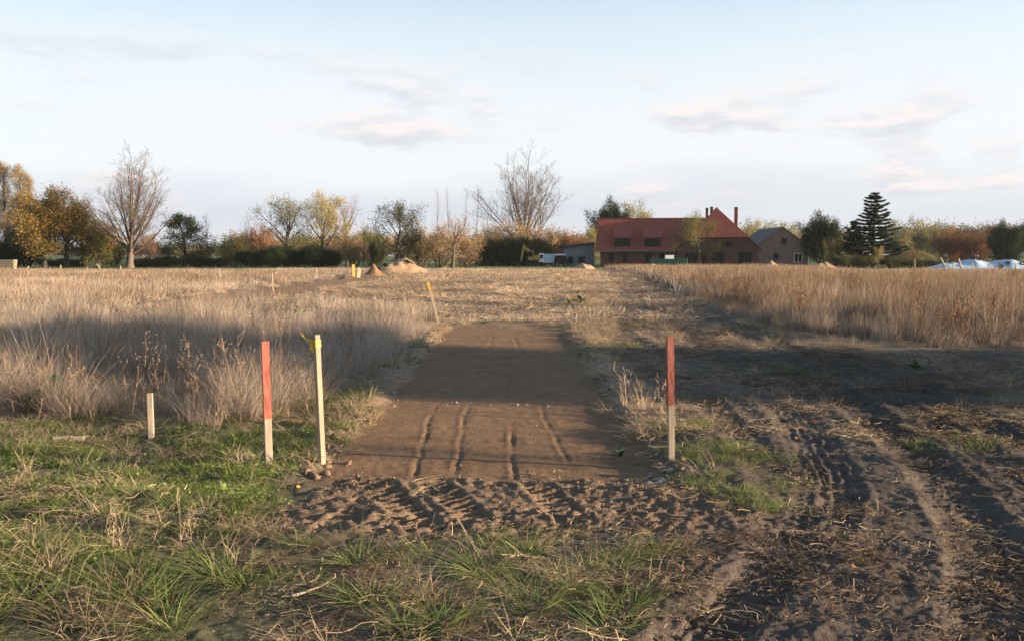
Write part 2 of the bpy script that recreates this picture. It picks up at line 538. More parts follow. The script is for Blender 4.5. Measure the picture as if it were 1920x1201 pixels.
# ------------------------------------------------------------------ grass, litter and other uncountable cover
RNG = np.random.RandomState(5)
def blades(rng, n, radius, h0, h1, width, segs=3, lean=0.25, bend=0.35, bias=(0.12, 0), base_c=(0.2, 0.15, 0.1), tip_c=(0.5, 0.4, 0.28), cvar=0.15, flat=False):
    """a tuft of n curved tapering blades; returns verts, tri/quads faces, colours"""
    a = rng.rand(n) * 2 * np.pi
    r = radius * np.sqrt(rng.rand(n))
    bx, by = r * np.cos(a), r * np.sin(a)
    h = h0 + (h1 - h0) * rng.rand(n)
    da = a + rng.randn(n) * 0.9
    le = lean * (0.4 + rng.rand(n))
    dx = np.cos(da) * le + bias[0] + rng.randn(n) * 0.08
    dy = np.sin(da) * le + bias[1] + rng.randn(n) * 0.08
    be = bend * rng.rand(n) * 1.4
    fa = rng.rand(n) * np.pi
    wx, wy = np.cos(fa) * width / 2, np.sin(fa) * width / 2
    cv = 1 + cvar * rng.randn(n)
    V, C = [], []
    for s in range(segs + 1):
        t = s / segs
        px = bx + h * (dx * t + dx * be * t * t * 2)
        py = by + h * (dy * t + dy * be * t * t * 2)
        pz = h * (t * (1 - 0.35 * be * t)) 
        w = (1 - t) ** 0.6 if s < segs else 0.12
        V.append(np.stack([px - wx * w, py - wy * w, pz], 1))
        V.append(np.stack([px + wx * w, py + wy * w, pz], 1))
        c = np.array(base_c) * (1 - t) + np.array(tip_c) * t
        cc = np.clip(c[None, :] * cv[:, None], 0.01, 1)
        C += [cc, cc]
    V = np.stack(V, 1).reshape(-1, 3)
    C = np.stack(C, 1).reshape(-1, 3)
    kk = 2 * (segs + 1)
    b = np.arange(n)[:, None] * kk
    Fc = np.concatenate([b + np.array([[2 * s, 2 * s + 1, 2 * s + 3, 2 * s + 2]]) for s in range(segs)], 0)
    V[:, 2] -= 0.02
    return V, Fc, C
def merge(parts):
    V, Fc, C, o = [], [], [], 0
    for v, f, c in parts:
        V.append(v); Fc.append(f + o); C.append(c); o += len(v)
    return np.concatenate(V), np.concatenate(Fc), np.concatenate(C)
def litter(rng, n, radius, l0, l1, width, col, cvar=0.2, lift=0.03):
    V, Fc, C = [], [], []
    a = rng.rand(n) * np.pi * 2
    r = radius * np.sqrt(rng.rand(n))
    c = np.stack([r * np.cos(a), r * np.sin(a), rng.rand(n) * lift + 0.004], 1)
    b = rng.rand(n) * 2 * np.pi
    ln = l0 + (l1 - l0) * rng.rand(n) ** 2
    d = np.stack([np.cos(b), np.sin(b), rng.randn(n) * 0.16], 1) * ln[:, None] / 2
    bend = np.stack([-np.sin(b), np.cos(b), rng.rand(n) * 1.2], 1) * (ln * 0.12 * rng.randn(n))[:, None]
    w = np.stack([-np.sin(b) * 0.8, np.cos(b) * 0.8, 0.6 * np.ones(n)], 1) * width / 2
    pts = [c - d - bend * 0.5, c + bend * 0.5, c + d - bend * 0.5]
    V = np.stack([q + s * w for q in pts for s in (-1, 1)], 1).reshape(-1, 3)
    bidx = np.arange(n)[:, None] * 6
    Fc = np.concatenate([bidx + np.array([[0, 1, 3, 2]]), bidx + np.array([[2, 3, 5, 4]])])
    C = np.repeat(np.clip(np.array(col)[None] * (1 + cvar * rng.randn(n, 1)), 0.01, 1), 6, 0)
    V[:, 2] = np.maximum(V[:, 2], -0.01)
    return V, Fc, C
def stalk(rng, n, radius, h0, h1, w, col, heads=True):
    """dry weed: stems with side shoots and ragged seed heads"""
    V, Fc = [], []
    def ribbon(p, q, w0, w1):
        ax = np.cross(q - p, rng.randn(3)); ax /= np.linalg.norm(ax) + 1e-9
        o = len(V)
        V.extend([p - ax * w0 / 2, p + ax * w0 / 2, q + ax * w1 / 2, q - ax * w1 / 2])
        Fc.append([o, o + 1, o + 2, o + 3])
    for i in range(n):
        a = rng.rand() * 6.283
        p = np.array([math.cos(a), math.sin(a), 0]) * radius * rng.rand()
        d = np.array([rng.randn() * 0.12 + 0.06, rng.randn() * 0.12, 1.0])
        h = h0 + (h1 - h0) * rng.rand()
        prev = p
        for s in range(5):
            d = d + np.array([rng.randn(), rng.randn(), 0]) * 0.06
            nx = prev + d / np.linalg.norm(d) * h / 5
            ribbon(prev, nx, w * (1 - 0.13 * s), w * (0.87 - 0.13 * s))
            if s > 0:
                for _ in range(2 if s < 3 else 4):
                    t = rng.rand()
                    b = prev * (1 - t) + nx * t
                    dd = np.array([rng.randn(), rng.randn(), 0.9 + rng.rand()])
                    e = b + dd / np.linalg.norm(dd) * h * (0.05 + 0.14 * rng.rand())
                    ribbon(b, e, w * 0.6, w * 0.35)
                    if heads:
                        for _ in range(2):
                            f = e + rng.randn(3) * 0.012
                            ribbon(f, f + rng.randn(3) * 0.014 + np.array([0, 0, 0.012]), w * 1.1, w * 0.6)
            prev = nx
    V = np.array(V)
    C = np.tile(np.array(col), (len(V), 1)) * (1 + 0.18 * np.repeat(rng.randn(len(V) // 4, 1), 4, 0))
    return V, np.array(Fc), np.clip(C, 0.01, 1)

M_BLADE = leaf_mat('dry blade', 0.28)
M_GREEN = leaf_mat('green blade', 0.35)
M_STALK = leaf_mat('dry stalk', 0.05)
PROTO = {}
def proto(key, variants, mat_):
    c = bpy.data.collections.new(key)
    for i, (v, f, cc) in enumerate(variants):
        me = np_mesh('%s_%02d' % (key, i), v, f, mat_, False, cc)
        o = bpy.data.objects.new('%s_%02d' % (key, i), me)
        c.objects.link(o)
    PROTO[key] = (c, len(variants))
rp = np.random.RandomState(21)
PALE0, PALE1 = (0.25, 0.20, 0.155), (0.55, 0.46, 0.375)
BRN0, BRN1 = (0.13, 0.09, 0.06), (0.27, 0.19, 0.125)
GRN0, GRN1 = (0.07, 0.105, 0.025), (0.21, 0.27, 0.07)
def tall(rng, n, rad, h0, h1, w, segs):
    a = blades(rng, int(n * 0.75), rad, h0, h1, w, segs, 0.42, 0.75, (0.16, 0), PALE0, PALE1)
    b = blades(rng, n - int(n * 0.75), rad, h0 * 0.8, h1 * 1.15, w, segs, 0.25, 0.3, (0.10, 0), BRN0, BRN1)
    return merge([a, b])
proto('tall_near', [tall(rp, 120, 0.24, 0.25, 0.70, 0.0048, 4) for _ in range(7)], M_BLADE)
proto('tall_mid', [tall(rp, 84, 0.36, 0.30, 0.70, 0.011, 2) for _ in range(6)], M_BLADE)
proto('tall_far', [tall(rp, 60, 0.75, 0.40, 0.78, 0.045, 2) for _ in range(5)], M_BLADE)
def brown(rng, n, rad, h0, h1, w, segs):
    a = blades(rng, int(n * 0.45), rad, h0 * 0.6, h1 * 0.75, w, segs, 0.22, 0.4, (0.10, 0), PALE0, PALE1)
    b = blades(rng, n - int(n * 0.45), rad, h0, h1, w, segs, 0.12, 0.15, (0.04, 0), BRN0, BRN1)
    return merge([a, b])
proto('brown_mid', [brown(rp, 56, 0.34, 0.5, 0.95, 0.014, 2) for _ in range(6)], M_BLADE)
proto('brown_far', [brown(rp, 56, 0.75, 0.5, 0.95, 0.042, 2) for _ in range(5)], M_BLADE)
proto('stalk', [stalk(rp, 2, 0.08, 0.75, 1.15, 0.007, (0.22, 0.15, 0.10)) for _ in range(6)], M_STALK)
proto('stalk_mid', [stalk(rp, 4, 0.3, 0.8, 1.25, 0.016, (0.22, 0.125, 0.07)) for _ in range(5)], M_STALK)
proto('short_dry', [merge([blades(rp, 30, 0.13, 0.06, 0.20, 0.006, 2, 0.9, 0.8, (0.1, 0), (0.25, 0.18, 0.11), (0.50, 0.38, 0.26)), litter(rp, 14, 0.2, 0.05, 0.22, 0.004, (0.40, 0.30, 0.19))]) for _ in range(6)], M_BLADE)
proto('short_far', [merge([blades(rp, 34, 0.5, 0.08, 0.26, 0.024, 2, 0.9, 0.7, (0.1, 0), (0.27, 0.195, 0.125), (0.50, 0.375, 0.26)), litter(rp, 14, 0.6, 0.2, 0.7, 0.02, (0.44, 0.33, 0.22))]) for _ in range(5)], M_BLADE)
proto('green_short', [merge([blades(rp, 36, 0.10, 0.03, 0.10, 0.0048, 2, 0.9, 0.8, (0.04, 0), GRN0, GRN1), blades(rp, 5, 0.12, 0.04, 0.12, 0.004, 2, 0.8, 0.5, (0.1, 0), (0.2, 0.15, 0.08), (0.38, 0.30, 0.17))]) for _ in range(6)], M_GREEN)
def clover(rng):
    n = 26
    a = rng.rand(n) * 6.283
    r = 0.14 * np.sqrt(rng.rand(n))
    c = np.stack([r * np.cos(a), r * np.sin(a), 0.015 + 0.05 * rng.rand(n)], 1)
    t1 = rng.randn(n, 3); t1[:, 2] *= 0.4; t1 /= np.linalg.norm(t1, axis=1)[:, None]
    t2 = np.cross(t1, np.array([0, 0, 1.0]) + rng.randn(n, 3) * 0.4); t2 /= np.linalg.norm(t2, axis=1)[:, None]
    s = (0.012 + 0.014 * rng.rand(n))[:, None]
    V = np.stack([c - t1 * s, c + t2 * s * 0.7, c + t1 * s, c - t2 * s * 0.7], 1).reshape(-1, 3)
    Fc = np.arange(n * 4).reshape(-1, 4)
    C = np.repeat(np.array([[0.13, 0.18, 0.045]]) * (1 + 0.3 * rng.randn(n, 1)), 4, 0)
    return V, Fc, np.clip(C, 0.01, 1)
proto('clover', [clover(rp) for _ in range(4)], M_GREEN)
proto('straw', [litter(rp, 34, 0.22, 0.03, 0.24, 0.0038, (0.36, 0.27, 0.165), 0.35, 0.03) for _ in range(6)], M_BLADE)
proto('straw_dark', [litter(rp, 34, 0.22, 0.02, 0.16, 0.005, (0.17, 0.12, 0.078), 0.4, 0.02) for _ in range(5)], M_BLADE)
proto('leaf', [(np.array([[-0.03, 0, 0.012], [0.0, -0.022, 0.004], [0.034, 0.002, 0.016], [0.002, 0.024, 0.026]]) * s, np.array([[0, 1, 2, 3]]), np.tile(np.array(cl), (4, 1))) for s, cl in ((1.0, (0.36, 0.16, 0.06)), (1.3, (0.42, 0.22, 0.09)), (0.8, (0.25, 0.10, 0.05)))], leaf_mat('fallen leaf', 0.2))
def rock_mesh(rng, sub_=2, rough=0.28, flat=0.6):
    bm = bmesh.new()
    bmesh.ops.create_icosphere(bm, subdivisions=sub_, radius=1.0)
    dirs = [Vector(rng.randn(3)).normalized() for _ in range(9)]
    cut = [0.55 + 0.4 * rng.rand() for _ in dirs]
    for v in bm.verts:
        p = v.co.copy()
        for d_, c_ in zip(dirs, cut):
            e = p.dot(d_) - c_
            if e > 0:
                p -= d_ * e * 0.9
        p *= 1 + rough * 0.3 * (rng.rand() - 0.5)
        p.z *= flat
        v.co = p
    V = np.array([v.co[:] for v in bm.verts])
    Fc = np.array([[v.index for v in f.verts] for f in bm.faces])
    bm.free()
    return V, Fc
M_CLOD = mat('clod', (0.155, 0.105, 0.068), 0.95, 0.3, 8)
M_STONE = mat('field stone', (0.27, 0.24, 0.205), 0.8, 0.3, 5, 0.3, 30)
proto('clod', [(v, f, np.tile(np.array([[0.2, 0.14, 0.09]]), (len(v), 1))) for v, f in (rock_mesh(rp, 2, 1.5, 0.6) for _ in range(5))], M_CLOD)
proto('pebble', [(v, f, np.tile(np.array([[0.4, 0.36, 0.3]]), (len(v), 1))) for v, f in (rock_mesh(rp, 1, 0.5, 0.6) for _ in range(4))], M_STONE)

def gn_group(coll):
    g = bpy.data.node_groups.new('scatter ' + coll.name, 'GeometryNodeTree')
    g.interface.new_socket('Geometry', in_out='INPUT', socket_type='NodeSocketGeometry')
    g.interface.new_socket('Geometry', in_out='OUTPUT', socket_type='NodeSocketGeometry')
    N, L = g.nodes, g.links.new
    gi, go = N.new('NodeGroupInput'), N.new('NodeGroupOutput')
    ci = N.new('GeometryNodeCollectionInfo')
    ci.inputs['Collection'].default_value = coll
    ci.inputs['Separate Children'].default_value = True
    ci.inputs['Reset Children'].default_value = True
    ip = N.new('GeometryNodeInstanceOnPoints')
    ip.inputs['Pick Instance'].default_value = True
    def na(nm, t):
        a = N.new('GeometryNodeInputNamedAttribute')
        a.data_type = t
        a.inputs['Name'].default_value = nm
        return [o for o in a.outputs if o.enabled][0]
    L(gi.outputs[0], ip.inputs['Points'])
    L(ci.outputs[0], ip.inputs['Instance'])
    L(na('pick', 'INT'), ip.inputs['Instance Index'])
    er = N.new('FunctionNodeEulerToRotation')
    L(na('turn', 'FLOAT_VECTOR'), er.inputs[0])
    L(er.outputs[0], ip.inputs['Rotation'])
    L(na('size', 'FLOAT_VECTOR'), ip.inputs['Scale'])
    L(ip.outputs[0], go.inputs[0])
    return g
GROUPS = {}
def scatter(name, key, P, turn, size, label, cat):
    coll, nv = PROTO[key]
    me = bpy.data.meshes.new(name)
    n = len(P)
    me.vertices.add(n)
    me.vertices.foreach_set('co', np.asarray(P, np.float32).ravel())
    me.attributes.new('pick', 'INT', 'POINT').data.foreach_set('value', RNG.randint(0, nv, n).astype(np.int32))
    me.attributes.new('turn', 'FLOAT_VECTOR', 'POINT').data.foreach_set('vector', np.asarray(turn, np.float32).ravel())
    me.attributes.new('size', 'FLOAT_VECTOR', 'POINT').data.foreach_set('vector', np.asarray(size, np.float32).ravel())
    P = np.asarray(P)
    ti = 0.42 * fbm(P[:, 0] * 0.35 + 5, P[:, 1] * 0.22 + 9, 3) + 0.22 * fbm(P[:, 0] * 1.6, P[:, 1] * 1.1, 2)
    me.attributes.new('tint', 'FLOAT', 'POINT').data.foreach_set('value', np.clip(ti, -0.45, 0.4).astype(np.float32))
    o = link(name, me)
    if key not in GROUPS:
        GROUPS[key] = gn_group(coll)
    md = o.modifiers.new('scatter', 'NODES')
    md.node_group = GROUPS[key]
    return tag(o, label, cat, kind='stuff')
def pick(y0, y1, dens, wfun, xlim=None):
    """random points in the fan the camera and its neighbours could see, kept with probability wfun"""
    hw = 0.58 * y1 + 2.2
    x0, x1 = xlim or (-hw, hw)
    n = int((x1 - x0) * (y1 - y0) * dens)
    X = x0 + (x1 - x0) * RNG.rand(n)
    Y = y0 + (y1 - y0) * RNG.rand(n)
    k_ = np.abs(X) < 0.58 * Y + 2.2
    X, Y = X[k_], Y[k_]
    mk = masks(X, Y)
    k_ = RNG.rand(len(X)) < wfun(X, Y, mk)
    X, Y = X[k_], Y[k_]
    return np.stack([X, Y, height(X, Y)], 1)
def tsz(n, s0, s1, zr=0.7, tilt=0.08, zvar=0.2):
    t = np.stack([RNG.randn(n) * tilt, RNG.randn(n) * tilt, RNG.randn(n) * zr], 1)
    s = s0 + (s1 - s0) * RNG.rand(n)
    return t, np.stack([s, s, s * (1 + zvar * (RNG.rand(n) - 0.5) * 2)], 1)

def front(X, Y, m):   # trodden ground before the path keeps little litter
    return 1 - 0.72 * ss(-2.3, -1.5, X + 0.4 * m['n1']) * (1 - ss(6.9, 7.5, Y + 0.3 * m['n1']))
def off(mk):   # nothing tall grows on these
    return (1 - mk['path']) * (1 - mk['lane']) * (1 - mk['strip']) * (1 - mk['churn'])
patch = lambda X, Y, a, b, s, o=0: ss(a, b, fbm(X * s + o, Y * s + o * 0.7, 3))
def run(name, key, y0, y1, dens, w, s0, s1, label, cat, zr=0.7, tilt=0.08, zvar=0.2, xlim=None, hn=0.0, edge=None):
    P = pick(y0, y1, dens, w, xlim)
    t, s = tsz(len(P), s0, s1, zr, tilt, zvar)
    if edge:
        e = masks(P[:, 0], P[:, 1])[edge]
        s *= e[:, None]
    if hn:
        q = 1 - hn + 2 * hn * ss(-0.45, 0.45, fbm(P[:, 0] * 0.9 + 71, P[:, 1] * 0.55 + 13, 3))
        s[:, 2] *= q
        s[:, :2] *= (0.6 + 0.4 * q)[:, None]
    return scatter(name, key, P, t, s, label, cat)

# left field, tall and pale
lt = lambda X, Y, m: m['tall_l'] * off(m) * (0.22 + 0.78 * patch(X, Y, -0.3, 0.25, 0.95, 3)) * (X < 0)
run('tall_dry_grass', 'tall_near', 11.0, 27, 15, lt, 0.62, 1.05, 'tall pale dry grass filling the field left of the dirt path', 'grass', 1.3, 0.22, 0.35, hn=0.5, edge='edge_l')
run('tall_dry_grass', 'tall_mid', 27, 62, 5.5, lt, 0.6, 0.9, 'tall pale dry grass further out in the left field', 'grass', 1.3, 0.15, 0.3, hn=0.4)
run('tall_dry_grass', 'tall_far', 62, 113, 1.1, lt, 0.48, 0.75, 'tall dry grass in front of the green meadow strip', 'grass')
run('brown_weeds', 'brown_far', 38, 114, 1.5, lambda X, Y, m: m['tall_l'] * off(m) * (0.3 + 0.7 * patch(X, Y, -0.2, 0.3, 0.06, 5)), 0.5, 0.8, 'brown weeds standing among the grass of the left field', 'weeds')
run('dry_weed_stalks', 'stalk', 11.2, 26, 2.6, lambda X, Y, m: m['tall_l'] * off(m) * (X < 0) * patch(X, Y, -0.3, 0.4, 0.7, 9), 0.7, 1.15, 'thin brown weed stalks rising out of the left grass', 'weeds', 3, 0.1)
# right field, brown
rt = lambda X, Y, m: m['tall_r'] * off(m)
run('tall_brown_grass', 'brown_mid', 19, 62, 4.6, rt, 0.8, 1.15, 'tall brown weedy grass in the field right of the muddy lane', 'grass', 1.3, 0.12, 0.3, hn=0.4, edge='edge_r')
run('tall_brown_grass', 'tall_mid', 19, 50, 3.4, lambda X, Y, m: rt(X, Y, m) * (1 - 0.7 * ss(28, 45, Y)), 0.7, 1.1, 'pale grass along the near edge of the right field', 'grass', 1.3, 0.2, 0.3, hn=0.45, edge='edge_r')
run('tall_brown_grass', 'brown_far', 62, 136, 1.5, rt, 0.75, 1.1, 'tall brown grass in front of the farmhouse and barn', 'grass')
run('tall_brown_grass', 'tall_far', 50, 136, 0.7, rt, 0.65, 1.0, 'pale dry grass among the weeds before the farmhouse', 'grass')
run('brown_weed_stalks', 'stalk_mid', 20, 60, 1.2, lambda X, Y, m: rt(X, Y, m) * patch(X, Y, -0.2, 0.3, 0.25, 4), 0.7, 1.1, 'reddish brown weed stalks standing in the right field', 'weeds', 3, 0.06)
# trampled middle
md_ = lambda X, Y, m: (1 - m['tall_l']) * (1 - m['tall_r']) * (1 - m['path']) * (1 - band(X, -15.0, -10.8, 0.3) * band(Y, 36, 91, 2)) * (1 - 0.75 * m['lane']) * (1 - m['meadow']) * (1 - 0.6 * m['bare_right']) * (0.25 + 0.75 * patch(X, Y, -0.3, 0.15, 0.55, 2))
run('trampled_dry_grass', 'short_dry', 12.5, 30, 16, lambda X, Y, m: md_(X, Y, m) * (0.5 + 0.5 * ss(16, 26, Y)), 0.7, 1.4, 'flattened dry grass beside and beyond the dirt path', 'grass', 3, 0.15)
run('trampled_dry_grass', 'short_far', 28, 75, 3.2, md_, 0.5, 1.1, 'flattened dry grass over the middle of the field', 'grass', 3, 0.12)
run('trampled_dry_grass', 'short_far', 75, 150, 1.3, md_, 1.0, 1.9, 'dry grass on the rough ground before the hedge and machines', 'grass', 3, 0.1)
run('dry_grass_clumps', 'tall_far', 46, 135, 0.22, lambda X, Y, m: md_(X, Y, m) * patch(X, Y, 0.0, 0.3, 0.09, 8), 0.35, 0.75, 'scattered standing dry clumps in the trampled middle field', 'grass')
# green verge and foreground
gw = lambda X, Y, m: off(m) * np.where(X < -1.9 + 0.4 * m['n1'], 0.22 + 0.58 * patch(X, Y, -0.25, 0.25, 1.1, 6), 0.10 * patch(X, Y, -0.1, 0.4, 1.1, 6)) * (1 - ss(11.6, 12.6, Y + 0.6 * m['n1'])) * (X < 2.7 + 0.3 * m['n1'])
run('green_grass', 'green_short', 3.6, 12.8, 120, gw, 0.6, 1.35, 'short green grass over the ground in front of the posts', 'grass', 3, 0.12)
run('clover', 'clover', 3.6, 12.8, 40, lambda X, Y, m: gw(X, Y, m) * (X < -1.2), 0.4, 0.95, 'low green clover leaves among the foreground grass', 'ground cover', 3, 0.1)
run('verge_grass', 'green_short', 7.4, 13.5, 130, lambda X, Y, m: band(X + 0.25 * m['n1'], 1.65, 2.6, 0.2) * (1 - m['path']) * band(Y, 7.8, 12.5, 0.5) * patch(X, Y, -0.2, 0.3, 1.4, 3), 0.5, 1.0, 'green grass on the low bank round the right red post', 'grass', 3, 0.12, xlim=(1, 3))
run('verge_grass', 'green_short', 12.5, 24, 60, lambda X, Y, m: band(X, m['xl'] - 0.95, m['xl'] - 0.25, 0.15) * patch(X, Y, 0.0, 0.3, 0.6, 7), 0.9, 1.7, 'green grass patches on the left edge of the dirt path', 'grass', 3, 0.12, xlim=(-3.2, -1.2))
run('verge_grass', 'green_short', 10, 30, 14, lambda X, Y, m: (X > 1.3) * (X < 7) * (1 - m['path']) * patch(X, Y, 0.15, 0.5, 0.6, 12), 0.8, 1.5, 'sparse green grass between the dirt path and the lane', 'grass', 3, 0.12, xlim=(1, 7))
run('straw_litter', 'straw', 3.6, 13, 19, lambda X, Y, m: (1 - m['path']) * (0.25 + 0.75 * patch(X, Y, -0.2, 0.3, 0.9, 14)) * (1 - 0.7 * m['lane']) * (1 - 0.7 * m['churn']) * np.where(X < -1.6, 0.6, 0.9 * (0.45 + 0.55 * front(X, Y, m))), 0.6, 1.3, 'dead straw lying over the foreground', 'straw', 3, 0.12)
run('dry_tufts', 'short_dry', 3.6, 13, 20, lambda X, Y, m: off(m) * front(X, Y, m) * (0.12 + patch(X, Y, -0.15, 0.3, 0.9, 22)) * (X < 2.8), 0.4, 1.15, 'short dead grass tufts mixed into the foreground green', 'grass', 3, 0.15)
run('lane_litter', 'straw_dark', 3.6, 30, 13, lambda X, Y, m: np.maximum(m['lane'], m['bare_right']) * patch(X, Y, -0.2, 0.25, 0.9, 15), 0.7, 1.5, 'dark trodden straw scattered on the muddy lane', 'straw', 3, 0.1, xlim=(0, 12))
run('lane_straw', 'straw', 3.6, 32, 5, lambda X, Y, m: np.maximum(m['lane'], m['bare_right']) * patch(X, Y, -0.05, 0.4, 0.8, 25), 0.6, 1.2, 'pale straw strewn over the muddy lane', 'straw', 3, 0.1, xlim=(0, 12))
run('trodden_litter', 'straw_dark', 3.6, 7.8, 26, lambda X, Y, m: (1 - front(X, Y, m)) * 1.2 * (0.3 + 0.7 * patch(X, Y, -0.2, 0.3, 1.2, 33)), 0.6, 1.3, 'dark trodden bits of straw on the bare soil before the path', 'straw', 3, 0.1, xlim=(-3, 3.4))
run('fallen_leaves', 'leaf', 3.8, 14, 1.6, lambda X, Y, m: (1 - m['path']) + 0 * X, 0.45, 0.85, 'orange fallen leaves on the foreground', 'leaves', 3, 0.3)
# clods and pebbles
def sized(name, key, P, s, label, cat):
    n = len(P)
    t = RNG.rand(n, 3) * 6.283
    P = P.copy(); P[:, 2] += s * 0.05
    scatter(name, key, P, t, np.stack([s, s, s], 1), label, cat)
P = pick(6.8, 9.3, 900, lambda X, Y, m: m['churn'] * (1 - m['path']) * patch(X, Y, -0.2, 0.4, 1.5, 2), (-2.2, 2.2))
sized('soil_clods', 'clod', P, 0.002 + 0.015 * RNG.rand(len(P)) ** 4, 'crumbled soil clods across the front of the dirt path', 'soil')
P = pick(8.8, 28, 150, lambda X, Y, m: np.exp(-((X - m['xl'] + 0.16) / 0.2) ** 2) * patch(X, Y, -0.3, 0.3, 1.2, 5) * (12 / Y), (-2.6, -1))
sized('soil_clods', 'clod', P, 0.010 + 0.05 * RNG.rand(len(P)) ** 3, 'soil lumps along the left bank of the dirt path', 'soil')
P = pick(8.8, 28, 90, lambda X, Y, m: np.exp(-((X - m['xr'] - 0.1) / 0.2) ** 2) * patch(X, Y, -0.3, 0.3, 1.2, 8) * (12 / Y), (0.8, 2.2))
sized('soil_clods', 'clod', P, 0.010 + 0.045 * RNG.rand(len(P)) ** 3, 'soil lumps along the right bank of the dirt path', 'soil')
P = pick(8.8, 27, 18, lambda X, Y, m: m['path'] * patch(X, Y, -0.3, 0.3, 0.8, 5), (-2, 2))
sized('pebbles', 'pebble', P, 0.003 + 0.013 * RNG.rand(len(P)) ** 3, 'small pale pebbles in the dirt path', 'pebbles')
P = pick(4, 14, 26, lambda X, Y, m: m['lane'], (0, 8))
sized('soil_clods', 'clod', P, 0.003 + 0.016 * RNG.rand(len(P)) ** 3, 'soil crumbs squeezed up in the muddy lane', 'soil')
P = pick(3.8, 7.8, 160, lambda X, Y, m: (1 - front(X, Y, m)) * patch(X, Y, -0.2, 0.4, 1.3, 6), (-3, 3.2))
sized('soil_clods', 'clod', P, 0.002 + 0.014 * RNG.rand(len(P)) ** 4, 'soil crumbs between the green tufts before the path', 'soil')
# meadow
run('meadow_grass', 'green_short', 114, 128, 0.7, lambda X, Y, m: m['meadow'] * (X < 0), 3, 5, 'green meadow strip beyond the left field', 'grass', 3, 0.1)

# ------------------------------------------------------------------ small solid helpers
def bm_box(bm, x0, x1, y0, y1, z0, z1, mtx=None):
    vs_ = [bm.verts.new((x, y, z)) for x in (x0, x1) for y in (y0, y1) for z in (z0, z1)]
    if mtx is not None:
        for v in vs_:
            v.co = mtx @ v.co
    for f in ((0, 1, 3, 2), (4, 6, 7, 5), (0, 4, 5, 1), (2, 3, 7, 6), (0, 2, 6, 4), (1, 5, 7, 3)):
        bm.faces.new([vs_[i] for i in f])
    return vs_
def bm_prism(bm, poly2, y0, y1, mtx=None):
    """outline in x,z pushed along y"""
    a = [bm.verts.new((x, y0, z)) for x, z in poly2]
    b = [bm.verts.new((x, y1, z)) for x, z in poly2]
    n = len(a)
    bm.faces.new(a)
    bm.faces.new(b[::-1])
    for i in range(n):
        bm.faces.new((a[i], b[i], b[(i + 1) % n], a[(i + 1) % n]))
    if mtx is not None:
        for v in a + b:
            v.co = mtx @ v.co
def bm_cyl(bm, p, q, r, seg=10, r2=None):
    p, q = Vector(p), Vector(q)
    d = (q - p)
    M_ = Matrix.Translation((p + q) / 2) @ d.to_track_quat('Z', 'Y').to_matrix().to_4x4()
    bmesh.ops.create_cone(bm, cap_ends=True, segments=seg, radius1=r, radius2=r if r2 is None else r2, depth=d.length, matrix=M_)
def fin(name, bm, m, parent=None, bev=0.0, smooth=False, loc=None):
    if bev:
        bmesh.ops.bevel(bm, geom=bm.edges[:], offset=bev, segments=1, affect='EDGES')
    bmesh.ops.recalc_face_normals(bm, faces=bm.faces[:])
    me = bpy.data.meshes.new(name)
    bm.to_mesh(me)
    bm.free()
    if smooth:
        for p_ in me.polygons:
            p_.use_smooth = True
    o = link(name, me, parent, m)
    if loc is not None:
        o.location = loc
    return o
def box_part(name, m, parent, x0, x1, y0, y1, z0, z1, bev=0.0):
    bm = bmesh.new()
    bm_box(bm, x0, x1, y0, y1, z0, z1)
    return fin(name, bm, m, parent, bev)

